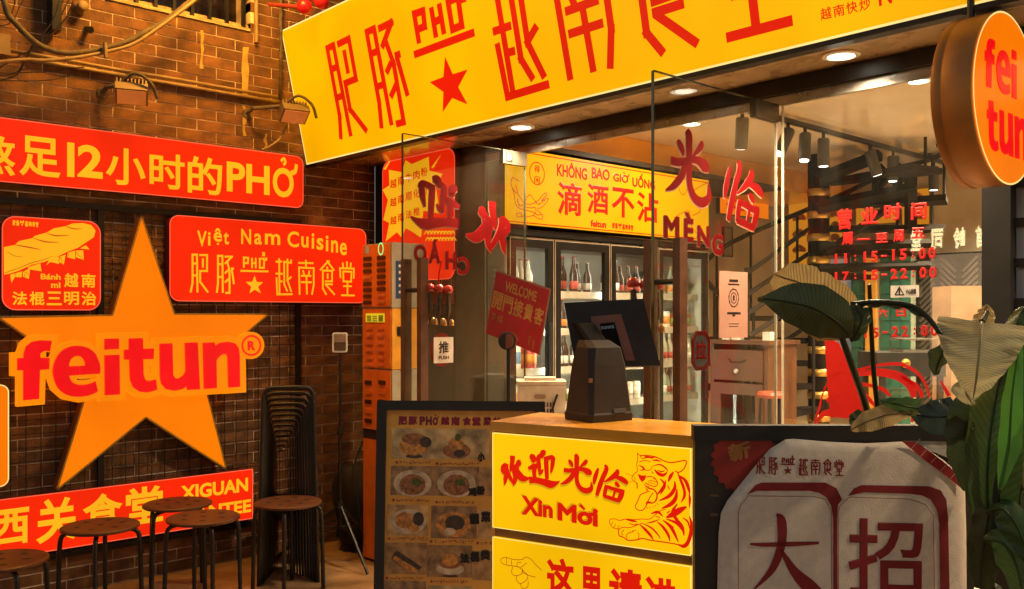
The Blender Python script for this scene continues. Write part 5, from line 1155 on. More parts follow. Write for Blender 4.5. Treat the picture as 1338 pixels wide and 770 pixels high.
part(mb, 'lettering', m_rtext, t)

# ---- till with its screen turned away
t = thing('till_terminal', 'dark till terminal seen from behind on the counter', 'till', at(782, 548, 3.36))
bc = cw(*( (782 - CX) / FPX * 3.33, 3.33 ), ZT + .001)
rot = Matrix.Rotation(R(47.64 + 32), 3, 'Z')
def ring(cx, cy, z, wx, wy, ch): return [bc + rot @ Vector((cx + x, cy + y, z)) for x, y in ((-wx + ch, -wy), (wx - ch, -wy), (wx, -wy + ch), (wx, wy - ch), (wx - ch, wy), (-wx + ch, wy), (-wx, wy - ch), (-wx, -wy + ch))]
def loft(rings):
    mb = MB(); n = len(rings[0]); mb.add([p for r_ in rings for p in r_], [(i * n + k, i * n + (k + 1) % n, (i + 1) * n + (k + 1) % n, (i + 1) * n + k) for i in range(len(rings) - 1) for k in range(n)] + [tuple(range(n - 1, -1, -1)), tuple((len(rings) - 1) * n + k for k in range(n))]); return mb
m_till = M('till_shell', (.034, .028, .026), .55, var=.2, spec=.25); m_void = M('till_black', (.010, .009, .009), .9, spec=.08); m_till2 = M('till_grey', (.05, .05, .055), .45)
part(loft([ring(0, 0, 0, .098, .085, .012), ring(0, 0, .025, .100, .087, .014), ring(0, 0, .032, .096, .083, .014), ring(0, 0, .2, .083, .066, .016), ring(.0, .0, .262, .074, .056, .02), ring(.0, .03, .288, .058, .034, .02)]), 'body', m_till, t)
part(loft([ring(.0, .03, .2885, .048, .028, .012), ring(.0, .10, .35, .042, .022, .008)]), 'neck', m_void, t)
part(loft([ring(-.0845, -.06, .14, .003, .012, .001), ring(-.083, -.06, .155, .003, .012, .001)]), 'side_slot', M('slot_amber', (.35, .2, .08), .5), t)
q4d = [at(737, 396, 3.50), at(840.5, 390.5, 3.46), at(863, 478, 3.38), at(752, 480, 3.42)]
su = (q4d[1] - q4d[0]); sv = (q4d[0] - q4d[3]); sn = su.cross(sv).normalized()
part(MB().hexa([q4d[3] - sn * .018, q4d[2] - sn * .018, q4d[1] - sn * .018, q4d[0] - sn * .018, q4d[3], q4d[2], q4d[1], q4d[0]]), 'screen_back', m_till, t)
part(MB().hexa([p - sn * k for k in (.0215, .0185) for p in (q4d[3] * .96 + q4d[1] * .04, q4d[2] * .96 + q4d[0] * .04, q4d[1] * .96 + q4d[3] * .04, q4d[0] * .96 + q4d[2] * .04)]), 'screen', M('screen_glass', (.01, .01, .012), .1), t)
TS = lambda x, y: q4d[3] + (q4d[2] - q4d[3]) * x * (1 - y) + (q4d[0] - q4d[3]) * (1 - x) * y + (q4d[1] - q4d[3]) * x * y
spl = Pl(q4d[3], q4d[2] - q4d[3], sn.cross(q4d[2] - q4d[3])); Lx = (q4d[2] - q4d[3]).length
def T2(x, y): p = TS(x, y) - spl.O; return (p.dot(spl.u), p.dot(spl.v))
part(MB().prism(spl, [T2(*p) for p in [(.27, .08), (.30, .76), (.68, .78), (.72, .08), (.605, .08), (.58, .66), (.395, .65), (.38, .08)]], .001, .007), 'bracket', M('bracket_brown', (.20, .065, .03), .4), t)
part(MB().prism(spl, [T2(*p) for p in [(.385, .08), (.40, .645), (.575, .655), (.60, .08)]], .001, .004), 'bracket_plate', m_void, t)
part(MB().tube(smooth_pts([bc + rot @ Vector(v) for v in [(.05, .085, .03), (.10, .12, .012), (.17, .11, .009), (.20, .05, .009)]]), .004, 6), 'cable', m_black, t, True)
part(loft([ring(.03, -.0865, .03, .028, .002, .001), ring(.03, -.0835, .045, .028, .002, .001)]), 'port_cover', m_till2, t)
mb = MB(); put_text(mb, spl, 'sunmi', [T2(.40, .62), T2(.56, .63), T2(.56, .57), T2(.40, .56)], .0045, .03); part(mb, 'maker_mark', m_steel, t)

# ---- menu board on the floor behind the counter
MD = 4.3; mb_o = at(596, 524, MD); tilt = R(7)
mu = RGT * math.cos(R(4)) + FWD * math.sin(R(4)) * -1; mv_ = (UP * math.cos(tilt) + FWD * math.sin(tilt)); mpl = Pl(mb_o, mu, mv_)
t = thing('menu_board', 'black framed standing menu board of dish pictures left of the counter', 'menu board', (mb_o.x, mb_o.y, 0))
tl, tr = mpl.pix(500, 523), mpl.pix(712, 525); ul, ur, vt = tl[0], tr[0], (tl[1] + tr[1]) / 2; vb = -(1.55 - (524 - HY) * MD / FPX) + .06
ul2 = mpl.pix(480, 770)[0]; ul = (ul + ul2) / 2
fb = .045
for a_ in ((ul, ul + fb, vb, vt - fb - .0005), (ur - fb, ur, vb, vt - fb - .0005), (ul, ur, vt - fb, vt), (ul + fb + .0005, ur - fb - .0005, vb, vb + fb)): part(MB().pbox(mpl, *a_, -.03, .012), 'frame', m_blackm, t)
for u in (ul + .02, ur - .06): part(MB().tube([mpl.P(u + .02, vt - .05, -.035), Vector((*(mpl.P(u + .02, vt, -.035) + FWD * .38).xy, .012))], .014, 6), 'prop_leg', m_blackm, t)
m_void0 = M('brush_ink', (.008, .007, .007), .8); m_menu = M('menu_paper', (.62, .32, .06), .6, var=.12)
part(MB().pbox(mpl, ul + fb, ur - fb, vb + fb, vt - fb, -.02, .0), 'poster', m_menu, t)
MZ = lambda x, y: mpl.pix(490 + x / 5.925, 520 + y / 5.925); MZ2 = lambda x, y: mpl.pix(480 + x / 5.924, 640 + y / 5.923)
m_mred = M('menu_red', (.20, .008, .03), .6); m_ph = [M('dish_photo%d' % i, c, .6, var=.55, scale=s) for i, (c, s) in enumerate([((.44, .31, .15), 16), ((.27, .16, .075), 26), ((.47, .30, .13), 18), ((.33, .19, .08), 22)])]
m_bowl = M('bowl_white', (.50, .40, .27), .5, var=.35, scale=30); m_soup = M('soup_brown', (.25, .10, .035), .5, var=.6, scale=60); m_soup2 = M('curry_orange', (.46, .20, .045), .5, var=.6, scale=50); m_dk = M('dish_dark', (.05, .03, .02), .5, var=.5, scale=50); m_gr = M('herb_green', (.07, .09, .02), .6, var=.5, scale=60)
mb = MB()
put_logo_like = 0
for i, c in enumerate(['肥', '豚', 'P', 'H', 'Ở', '越', '南', '食', '堂', '菜', '单']):
    x0 = [180, 258, 345, 393, 447, 510, 590, 676, 752, 836, 910][i]; x1 = x0 + ([70, 70, 44, 48, 48, 68, 66, 70, 66, 66, 66][i]); put_text(mb, mpl, c, (MZ(x0, 140)[0], MZ(x0, 214)[1], MZ(x1, 140)[0], MZ(x0, 145 if c != 'Ở' else 128)[1]), .001, .065)
part(mb, 'heading', m_mred, t)
def rectpic(a_, b_, m_, w_=.0008): part(MB().pbox(mpl, a_[0], b_[0], b_[1], a_[1], .0002, w_), 'dish_picture', m_, t)
def ell(p, ru, rv, m_, w_, nm='bowl_print'): part(MB().prism(mpl, disc(p[0], p[1], ru, rv, 22), .0009, w_), nm, m_, t)
k_ = MZ(1, 0)[0] - MZ(0, 0)[0]
ru_ = lambda x: x * k_
rectpic(MZ(130, 240), MZ(880, 475), m_ph[0]); rectpic(MZ(118, 530), MZ(800, 760), m_ph[1]); rectpic(MZ(800.5, 535), MZ(900, 760), m_ph[3])
ell(MZ(295, 385), ru_(112), ru_(62), m_soup2, .0014); ell(MZ(300, 320), ru_(95), ru_(42), m_soup, .0018); ell(MZ(300, 455), ru_(66), ru_(14), m_dk, .0012); ell(MZ(390, 345), ru_(45), ru_(40), m_dk, .0022)
ell(MZ(630, 410), ru_(105), ru_(58), m_soup, .0014); ell(MZ(625, 360), ru_(58), ru_(52), m_soup2, .0018); ell(MZ(640, 305), ru_(22), ru_(28), m_gr, .0022); ell(MZ(650, 430), ru_(45), ru_(28), m_dk, .002)
for x, m_ in ((285, m_soup), (625, m_soup)): ell(MZ(x, 665), ru_(146), ru_(100), m_bowl, .0014); ell(MZ(x, 675), ru_(100), ru_(78), m_, .0018); ell(MZ(x + 30, 655), ru_(40), ru_(26), m_gr, .0022)
rectpic(MZ2(150, 120), MZ2(460, 360), m_ph[2]); rectpic(MZ2(488, 125), MZ2(838, 380), m_ph[1]); rectpic(MZ2(850, 150), MZ2(950, 380), m_ph[2])
ell(MZ2(310, 250), ru_(135), ru_(92), m_bowl, .0014); ell(MZ2(280, 240), ru_(70), ru_(60), m_soup2, .0018); ell(MZ2(388, 230), ru_(42), ru_(52), m_dk, .0022); ell(MZ2(350, 300), ru_(40), ru_(30), m_soup2, .0024)
ell(MZ2(660, 270), ru_(132), ru_(92), m_soup2, .0014); ell(MZ2(670, 255), ru_(75), ru_(55), m_dk, .0018); ell(MZ2(630, 325), ru_(45), ru_(28), m_bowl, .0022)
rectpic(MZ2(130, 412), MZ2(448, 660), m_ph[3]); rectpic(MZ2(452, 428), MZ2(800, 680), m_ph[1]); rectpic(MZ2(804, 470), MZ2(958, 700), m_ph[3]); rectpic(MZ2(100, 705), MZ2(440, 900), m_ph[1]); rectpic(MZ2(452, 740), MZ2(800, 940), m_ph[0])
part(MB().prism(mpl, [MZ2(*p) for p in [(200, 490), (225, 478), (412, 600), (380, 640), (250, 600), (175, 540)]], .0009, .0014), 'sandwich_print', m_dk, t); part(MB().prism(mpl, [MZ2(*p) for p in [(185, 540), (205, 515), (390, 625), (370, 642), (300, 630)]], .0015, .0018), 'sandwich_print', m_soup2, t)
ell(MZ2(630, 615), ru_(105), ru_(42), m_bowl, .0014); ell(MZ2(630, 580), ru_(78), ru_(30), m_soup, .0018); ell(MZ2(630, 545), ru_(60), ru_(44), m_soup2, .0022); ell(MZ2(630, 668), ru_(60), ru_(10), m_dk, .0012)
mb = MB(); rr3 = random.Random(3)
for (zf_, x0, x1, y) in ((MZ, 165, 415, 503), (MZ, 475, 800, 510), (MZ2, 195, 470, 84), (MZ2, 530, 810, 98), (MZ2, 160, 455, 382), (MZ2, 485, 800, 402), (MZ2, 845, 940, 412), (MZ2, 140, 425, 688), (MZ2, 485, 770, 712)):
    x = x0; c = zf_(x, y); mb.face(mpl, starburst(c[0], c[1], .010, .004, 5), .001); x += 22
    while x < x1:
        for s in range(4):
            a_ = zf_(x + rr3.uniform(0, 14), y - 8 + rr3.uniform(0, 16)); b_ = (a_[0] + rr3.uniform(-.006, .008), a_[1] + rr3.uniform(-.006, .006)); mb.segs(mpl, [a_, b_], .0028, .001 + s * .0002)
        x += 22
part(mb, 'dish_name', m_mred, t)
mb = MB()
for s, zf_, x0, y0, x1, y1 in (('小', MZ, 790, 430, 838, 492), ('粉', MZ, 780, 690, 838, 752), ('鸡', MZ, 715, 700, 770, 760), ('靓', MZ2, 785, 190, 850, 270), ('菜', MZ2, 870, 175, 940, 250), ('法', MZ2, 705, 500, 770, 570), ('棍', MZ2, 785, 485, 850, 560), ('类', MZ2, 865, 472, 935, 545)):
    a_, b_ = zf_(x0, y0), zf_(x1, y1); part(put_text(MB(), mpl, s, (a_[0], b_[1], b_[0] + .006, a_[1] + .006), .0028, .07), 'brush_character', m_void0, t)

# ---- welcome sign on a pole
q = [(648.5, 354), (719, 378.5), (705, 464), (634.5, 435.5)]
WD = 4.62; c4 = [at(*p, WD) for p in q]
wn_ = (c4[1] - c4[0]).cross(c4[0] - c4[3]).normalized(); wpl = Pl(c4[3], c4[2] - c4[3], wn_.cross(c4[2] - c4[3]))
t = thing('welcome_sign', 'tilted red WELCOME sign with gold characters on a black pole', 'sign', (at(664, 440, WD + .03).x, at(664, 440, WD + .03).y, 0))
W2 = lambda p: ((p - wpl.O).dot(wpl.u), (p - wpl.O).dot(wpl.v)); c2 = [W2(p) for p in c4]
part(MB().prism(wpl, c2, -.008, 0), 'board', M('welcome_red', (.42, .014, .012), .35, var=.1), t)
mb = MB(); mb.segs(wpl, [c2[0], c2[1], c2[2]], .008, .0005); part(mb, 'edge', m_decalw, t)
def WB(s, r_): return tuple(c2[0][k] * (1 - s) * (1 - r_) + c2[1][k] * s * (1 - r_) + c2[2][k] * s * r_ + c2[3][k] * (1 - s) * r_ for k in (0, 1))
mb = MB()
m_gold = M('gold_print', (.50, .20, .035), .45)
def wtext(s, s0, s1, r0, r1, b): part(put_text(MB(), wpl, s, [WB(s0, r0), WB(s1, r0), WB(s1, r1), WB(s0, r1)], .001, b), 'character', m_gold, t)
wtext('WELCOME', .20, .78, .10, .26, .03)
for i, c in enumerate('開門接貴客'): wtext(c, .02 + i * .192, .02 + i * .192 + .175, .31 + i * .002, .58, .03)
wtext('欢迎', .06, .12, .64, .76, .01); wtext('光临', .15, .25, .64, .76, .01)
mb = MB(); mb.prism(wpl, [WB(.25, .93), WB(.35, .84), WB(.5, .82), WB(.6, .9), WB(.55, .98), WB(.4, 1.)], .0005, .001); mb.segs(wpl, [WB(.78, .78), WB(.78, .92)], .012, .001); mb.segs(wpl, [WB(.86, .82), WB(.86, .96)], .012, .001); part(mb, 'print', M('print_orange', (.42, .07, .02), .5), t)
p = at(662.5, 446, WD - .03); part(MB().lathe(p + FWD * .005, -FWD + RGT * .25, [(.036, -.012), (.045, -.01), (.045, .012), (.036, .014)], 20), 'clamp', m_black, t); part(MB().lathe(p + FWD * .005, -FWD + RGT * .25 * .9 - RGT * .5, [(.037, .010), (.037, .0175)], 20), 'clamp_face', M('clamp_brown', (.22, .06, .03), .4), t)
p2 = at(664.5, 446, WD - .02); part(MB().tube([p2, Vector((p2.x, p2.y, .02))], .011, 8), 'pole', m_black, t); part(MB().lathe((p2.x, p2.y, 0), (0, 0, 1), [(.14, 0), (.14, .012), (.02, .025)], 20), 'base', m_black, t)

# ---- white cool box on a small stand
bp = at(707, 520, 5.0); bpl = Pl((bp.x, bp.y, 0), RGT)
z0, z1 = bpl.pix(700, 545)[1], bpl.pix(700, 503)[1]; u0, u1 = bpl.pix(676, 520)[0], bpl.pix(739, 520)[0]
t = thing('side_stand', 'low dark stand behind the menu board carrying the white cool box', 'stand', (bp.x, bp.y, 0))
part(MB().pbox(bpl, u0 - .03, u1 + .03, z0 - .04, z0 - .002, -.24, .02), 'top', m_dark, t)
for u in (u0 - .02, u1 - .01):
    for w_ in (-.23, -.02): part(MB().pbox(bpl, u, u + .03, 0, z0 - .041, w_, w_ + .03), 'leg', m_dark, t)
t = thing('cool_box', 'white plastic cool box with slotted corner left of the till', 'cool box', bpl.P((u0 + u1) / 2, z0, -.1))
m_cool = M('cool_box_white', (.62, .52, .38), .45)
part(MB().pbox(bpl, u0, u1, z0, z1, -.22, 0), 'body', m_cool, t); part(MB().pbox(bpl, u0 - .004, u1 + .004, z1 + .001, z1 + .018, -.225, .005), 'lid', m_cool, t); part(MB().pbox(bpl, u0 + .04, u1 - .05, z1 + .0185, z1 + .034, -.18, -.05), 'lid_plate', m_cool, t)
part(MB().prism(bpl, rrect(u0 + .095, z0 + .10, u0 + .155, z0 + .125, .008, 3), .0005, .004), 'handle_recess', M('tan_recess', (.32, .22, .13), .5), t); part(MB().lathe(bpl.P(u0 + .055, z0 + .115, 0), bpl.n, [(.012, 0), (.012, .005)], 12), 'button', m_trim, t)
for i in range(5):
    for k in range(2): part(MB().pbox(bpl, u0 + .13 + i * .016, u0 + .138 + i * .016, z0 + .02 + k * .035, z0 + .045 + k * .035, .0005, .002), 'vent_slot', m_black, t)
part(MB().tube([bpl.P(u1 - .075, z0 + .03, .012), bpl.P(u1 - .05, z0 + .11, .012), bpl.P(u1 - .045, z0 + .125, .012)], .006, 6), 'tap', m_black, t)

# ================================================================ POSTER BOARD WITH A PALE CLOTH AT THE RIGHT
PD = 2.72; ppl = Pl(cw((908 - CX) / FPX * PD, PD), RGT)
pu1 = ppl.pix(1273, 560)[0]; pz = ppl.pix(1000, 556)[1]
t = thing('poster_board', 'black standing poster board half covered by a pale cloth with red print', 'poster board', ppl.P(pu1 / 2, 0, -.02))
part(MB().pbox(ppl, .0, pu1, .06, pz - .045, -.03, 0), 'board', M('board_brown', (.030, .020, .014), .6, var=.2), t); part(MB().pbox(ppl, -.004, pu1 + .002, pz - .0445, pz, -.036, .008), 'top_bar', m_blackm, t)
for u in (.05, pu1 - .09): part(MB().pbox(ppl, u, u + .04, 0, .059, -.2, .12), 'foot', m_blackm, t)
PZ = lambda x, y: ppl.pix(900 + x / 3.055, 540 + y / 3.055)
c = PZ(225, 185); mb = MB().prism(ppl, starburst(c[0], c[1], .105, .094, 22), .0005, .002); part(mb, 'starburst_print', M('burst_red', (.30, .02, .012), .6), t)
mb = MB(); put_text(mb, ppl, '新', [PZ(148, 128), PZ(245, 105), PZ(245, 178), PZ(165, 200)], .0025, .05); part(mb, 'new_print', M('burst_gold', (.42, .17, .04), .6), t)
mb = MB(); mb.face(ppl, [PZ(*p) for p in [(165, 215), (200, 200), (235, 215), (180, 290), (165, 290)]], .0008); mb.segs(ppl, [PZ(85, 328), PZ(120, 330)], .006, .0008); mb.segs(ppl, [PZ(85, 405), PZ(118, 406)], .008, .0008); part(mb, 'faint_print', M('faint_brown', (.16, .08, .035), .6), t)
part(MB().face(ppl, [PZ(*p) for p in [(850, 108), (1143, 116), (1140, 131), (1090, 128), (1094, 205), (990, 160)]], .004), 'silver_sheet', M('silver_sheet', (.50, .48, .45), .35, var=.25, scale=30, bump=.3, bscale=40), t)
# cloth: a rounded sheet with a softly swollen surface
cl = [(380,103),(410,100),(550,112),(700,118),(850,111),(925,128),(1010,185),(1094,262),(1100,480),(1104,1150),(112,1150),(110,703),(113,560),(116,470),(125,395),(150,345),(190,295),(235,240),(275,190),(320,140)]
cuv = [PZ(*p) for p in cl]; cc = (sum(p[0] for p in cuv) / len(cuv), sum(p[1] for p in cuv) / len(cuv)); vs = []; fs = []; NR = 9; dense = []
for i in range(len(cuv)):
    a_, b_ = cuv[i], cuv[(i + 1) % len(cuv)]
    for k in range(4): dense.append((a_[0] + (b_[0] - a_[0]) * k / 4, a_[1] + (b_[1] - a_[1]) * k / 4))
N_ = len(dense); fr2 = random.Random(5)
prof = [(0, .012), (.03, .026), (.07, .033), (.15, .036), (.3, .037), (.5, .037), (.7, .037), (.9, .037)]
for s_, w_ in prof:
    for i, p in enumerate(dense): vs.append(ppl.P(p[0] + (cc[0] - p[0]) * s_, p[1] + (cc[1] - p[1]) * s_, w_ ))
vs.append(ppl.P(*cc, .037))
for r_ in range(len(prof) - 1):
    for i in range(N_): j = (i + 1) % N_; fs.append((r_ * N_ + i, (r_ + 1) * N_ + i, (r_ + 1) * N_ + j, r_ * N_ + j))
for i in range(N_): fs.append(((len(prof) - 1) * N_ + i, len(vs) - 1, (len(prof) - 1) * N_ + (i + 1) % N_))
tc = thing('cloth_banner', 'pale grey cloth banner with rounded red frames draped over the poster board', 'banner', ppl.P(cc[0], .3, .015))
mb = MB().add(vs, fs); part(mb, 'cloth', M('cloth_grey', (.64, .56, .48), .9, var=.08, scale=40, bump=.25, bscale=260), tc, True)
m_cr = M('cloth_red', (.20, .012, .014), .85, var=.12); cq = ppl.off(.0385)
CZ = lambda x, y: cq.pix(900 + x / 3.055, 540 + y / 3.055)
kz = .00075
mb = MB()
def thickline(pts, wds): mb.brush(cq, [(*CZ(x, y), w_ * kz) for (x, y), w_ in zip(pts, wds)], .0002, 6)
mb.face(cq, [CZ(*p) for p in [(232,325),(265,288),(290,277),(545,277),(590,300),(612,345),(596,365),(592,420),(598,1150),(578,1150),(576,420),(568,370),(548,335),(520,318),(480,310),(270,310)]], .0002)
mb.face(cq, [CZ(*p) for p in [(636,330),(660,300),(690,287),(960,292),(1005,308),(1028,345),(1035,420),(1050,1150),(1008,1150),(1000,440),(990,385),(965,345),(930,328),(880,322),(700,316)]], .0002)
part(mb, 'frame_print', m_cr, tc)
mb = MB()
for ln in ([(200,1150),(197,400),(205,370),(238,330),(500,333),(545,345),(568,390),(572,1150)], [(600,1150),(596,400),(604,370),(642,335),(880,343),(945,365),(975,410),(986,1150)]): mb.segs(cq, [CZ(*p) for p in ln], .0016, .0002)
part(mb, 'thin_frame', m_cr, tc)
mb = MB(); mb.prism(cq, [CZ(*p) for p in [(850,112),(905,114),(960,150),(1030,205),(1094,262),(1094,305),(1020,245),(930,178)]], .0001, .0006); part(mb, 'diagonal_band', M('band_red', (.28, .010, .012), .7), tc)
mb = MB(); [mb.segs(cq, [CZ(x, y), CZ(x + 38, y - 42)], .0016, .0009) for x, y in ((885, 145), (925, 172), (965, 200), (1005, 230), (1045, 260))]; part(mb, 'band_line', M('cloth_line', (.5, .42, .38), .8), tc)
mb = MB(); put_logo(mb, cq, [CZ(270, 168), CZ(618, 178), CZ(618, 250), CZ(270, 243)], .0002, .0042); part(mb, 'word_mark', m_cr, tc)
mb = MB()
for st in [[(245,522,8),(300,525,16),(420,522,18),(520,518,10)], [(350,402,8),(370,430,36),(370,520,34),(335,620,28),(262,702,6)], [(365,540,10),(420,630,36),(480,690,54),(540,725,20)]]: mb.brush(cq, [(*CZ(x, y), w_ * kz) for x, y, w_ in st], .0003)
put_text(mb, cq, '招', [CZ(636, 418), CZ(935, 425), CZ(935, 735), CZ(636, 728)], .0003, .014)
part(mb, 'character', m_cr, tc)

# ================================================================ PLANT
def leafmat(name, c1, c2, rough=.4):
    m = bpy.data.materials.new(name); m.use_nodes = True; n = m.node_tree.nodes; l = m.node_tree.links; p = n['Principled BSDF']; p.inputs['Roughness'].default_value = rough
    uv = n.new('ShaderNodeUVMap'); wv = n.new('ShaderNodeTexWave'); wv.wave_type = 'BANDS'; wv.bands_direction = 'Y'; wv.inputs['Scale'].default_value = 3.6; wv.inputs['Distortion'].default_value = 2.4; wv.inputs['Detail'].default_value = 3
    no = n.new('ShaderNodeTexNoise'); no.inputs['Scale'].default_value = 4
    l.new(uv.outputs[0], wv.inputs[0]); l.new(uv.outputs[0], no.inputs[0])
    mx = n.new('ShaderNodeMix'); mx.data_type = 'RGBA'; mx.inputs[6].default_value = (*c1, 1); mx.inputs[7].default_value = (*c2, 1); mm = n.new('ShaderNodeMath'); mm.operation = 'MULTIPLY'; mm.use_clamp = True; m3_ = n.new('ShaderNodeMath'); m3_.operation = 'MULTIPLY'; m3_.inputs[1].default_value = 2.1; l.new(no.outputs['Fac'], m3_.inputs[0])
    l.new(wv.outputs['Fac'], mm.inputs[0]); l.new(m3_.outputs[0], mm.inputs[1]); l.new(mm.outputs[0], mx.inputs[0]); l.new(mx.outputs[2], p.inputs['Base Color'])
    tr_ = n.new('ShaderNodeBsdfTranslucent'); ms_ = n.new('ShaderNodeMixShader'); ms_.inputs[0].default_value = .38; l.new(mx.outputs[2], tr_.inputs[0]); l.new(p.outputs[0], ms_.inputs[1]); l.new(tr_.outputs[0], ms_.inputs[2]); l.new(ms_.outputs[0], n['Material Output'].inputs[0])
    b = n.new('ShaderNodeBump'); b.inputs['Strength'].default_value = .10; b.inputs['Distance'].default_value = .002; l.new(wv.outputs['Fac'], b.inputs['Height']); l.new(b.outputs[0], p.inputs['Normal'])
    return m
lf_pale = leafmat('leaf_pale', (.34, .32, .18), (.52, .47, .28), .4); lf_dark = leafmat('leaf_dark', (.024, .038, .016), (.040, .060, .026)); lf_mid = leafmat('leaf_mid', (.24, .18, .07), (.46, .35, .16)); lf_green = leafmat('leaf_green', (.028, .065, .02), (.042, .09, .028)); lf_bright = leafmat('leaf_bright', (.06, .22, .03), (.08, .27, .04)); lf_blue = leafmat('leaf_deep', (.012, .025, .024), (.03, .05, .045))
plant = thing('banana_leaf_plant', 'tall broad leaved plant with torn pale and dark leaves behind the poster board', 'plant', cw(1.05, 3.0))
def leaf(name, mid, wid, m, fold=.25, roll=0., wave=.006, tear=None, sides=(1, 1), tw=0.):
    """mid: (px, py, depth) along the midrib from base to tip; wid: half widths in photo pixels"""
    P_ = smooth_pts([at(*p) for p in mid], 7); n = len(P_); k = len(mid) - 1; vs = []; uv = []; fs = []; NA = 10
    for i, p in enumerate(P_):
        f = i / (n - 1) * k; a = min(int(f), k - 1); wpx = wid[a] + (wid[a + 1] - wid[a]) * (f - a); dep = (p - CAM).dot(FWD); hw = wpx * dep / FPX
        tan = (P_[min(i + 1, n - 1)] - P_[max(i - 1, 0)]).normalized(); view = (CAM - p).normalized(); sd = tan.cross(view).normalized(); nr = sd.cross(tan).normalized()
        ro = roll + tw * i / (n - 1); sd, nr = sd * math.cos(ro) + nr * math.sin(ro), nr * math.cos(ro) - sd * math.sin(ro)
        for j in range(NA + 1):
            s_ = -1 + 2 * j / NA; ss = s_ * (sides[0] if s_ < 0 else sides[1]); h = hw
            if tear: h *= 1 - tear * max(0, math.sin(i * 1.9 + (2 if s_ > 0 else 0))) ** 4 * abs(s_)
            rip = wave * math.sin(i * 1.3 + abs(s_) * 3.0) * abs(s_)
            vs.append(p + sd * (ss * h) + nr * (-fold * h * (abs(s_) ** 1.3) + rip) - tan * (abs(s_) ** 1.5 * h * .18)); uv.append((s_ * .5 + .5 + .0, i / (n - 1) * 3 - abs(s_) * .35))
    for i in range(n - 1):
        for j in range(NA): a = i * (NA + 1) + j; fs.append((a, a + 1, a + NA + 2, a + NA + 1))
    mb = MB().add(vs, fs); mb.uv = uv; o = part(mb, name, m, plant, True)
    rib = MB().tube([p + (CAM - p).normalized() * .003 for p in P_[::2] + ([P_[-1]] if (n - 1) % 2 else [])], [.0045 * (1 - .7 * i / (len(P_[::2]))) for i in range(len(P_[::2]) + (1 if (n - 1) % 2 else 0))], 6)
    r_ = part(rib, 'midrib', m, o, True); return o
def stem(pts, r0, r1, m=None):
    P_ = smooth_pts([at(*p) for p in pts], 6); n = len(P_); part(MB().tube(P_, [r0 + (r1 - r0) * i / (n - 1) for i in range(n)], 8), 'stem', m or lf_dark, plant, True)
# big pale leaf facing the viewer
leaf('leaf', [(1283,421,2.42),(1281,445,2.38),(1278,475,2.36),(1275,500,2.37),(1271,522,2.40)], [53,52,42,26,2], lf_pale, .16, .08, .007, .035)
leaf('leaf', [(1268,500,2.45),(1262,512,2.45),(1272,530,2.45)], [6,16,2], lf_pale, .4, .3)
# upper left pair
leaf('leaf', [(1122,408,2.66),(1090,392,2.66),(1050,372,2.68),(1020,362,2.70),(1012,358,2.70)], [8,30,34,26,6], lf_mid, .15, .25, .004, .12, (1, .8))
leaf('leaf', [(1112,440,2.55),(1090,418,2.52),(1060,402,2.52),(1025,394,2.55),(998,391,2.58),(990,393,2.6)], [3,30,34,26,5,2], lf_dark, .22, -.1, .003)
leaf('leaf', [(1098,442,2.60),(1070,432,2.62),(1045,428,2.63)], [2,14,2], lf_mid, .1)
leaf('leaf', [(1118,398,2.58),(1126,415,2.55),(1120,435,2.56),(1112,447,2.58)], [10,15,12,2], lf_dark, .3, .4)
stem([(1098,436,2.56),(1112,475,2.62),(1128,520,2.72),(1138,556,2.8)], .009, .012); stem([(1136,372,2.72),(1138,420,2.76),(1142,490,2.8),(1150,556,2.84)], .006, .009)
stem([(1112,398,2.6),(1150,395,2.55),(1190,400,2.5),(1215,418,2.46),(1232,442,2.44)], .008, .007)
leaf('leaf', [(1112,398,2.6),(1150,396,2.56),(1190,401,2.5),(1222,424,2.46)], [3,6,7,3], lf_dark, .3, .9)
leaf('leaf', [(1240,450,2.52),(1228,470,2.52),(1222,490,2.54)], [5,16,3], lf_dark, .3, .5)
# low leaves over the board edge
leaf('leaf', [(1195,538,2.62),(1160,542,2.6),(1130,552,2.6),(1112,562,2.62)], [3,15,14,3], lf_mid, .25, -.2, .003)
leaf('leaf', [(1200,534,2.62),(1180,530,2.6),(1150,524,2.62)], [12,12,2], lf_green, .2, .2)
leaf('leaf', [(1110,548,2.75),(1125,548,2.74),(1140,546,2.72)], [4,14,4], lf_dark, .2)
leaf('leaf', [(1190,540,2.66),(1220,545,2.62),(1255,542,2.6),(1270,536,2.6)], [3,22,26,6], lf_blue, .2, .1)
# right hand tall leaves
leaf('leaf', [(1300,740,2.5),(1290,660,2.46),(1292,580,2.44),(1305,500,2.46),(1325,430,2.5),(1338,400,2.52)], [14,34,40,36,22,6], lf_green, .35, .5, .004)
leaf('leaf', [(1268,640,2.58),(1262,590,2.58),(1268,540,2.57),(1285,500,2.56)], [8,22,26,10], lf_dark, .3, -.4)
leaf('leaf', [(1306,640,2.36),(1318,580,2.36),(1322,520,2.36),(1332,440,2.38)], [2,15,13,4], lf_bright, .3, .3, .002)
stem([(1283,421,2.42),(1287,414,2.45),(1290,408,2.48)], .008, .006); leaf('leaf', [(1276,428,2.5),(1284,414,2.5),(1288,404,2.5),(1290,398,2.5)], [10,14,10,2], lf_mid, .7, .3)
for pts in ([(1296,770,2.6),(1290,700,2.56),(1285,640,2.52)], [(1305,700,2.45),(1302,640,2.42),(1318,580,2.4)], [(1275,560,2.5),(1276,620,2.52),(1285,700,2.56)], [(1328,770,2.5),(1300,690,2.5),(1282,655,2.5)]): stem(pts, .011, .008, lf_blue)
leaf('leaf', [(1290,670,2.44),(1310,665,2.40),(1330,690,2.38),(1350,740,2.36)], [3,16,22,6], lf_green, .35, .2)
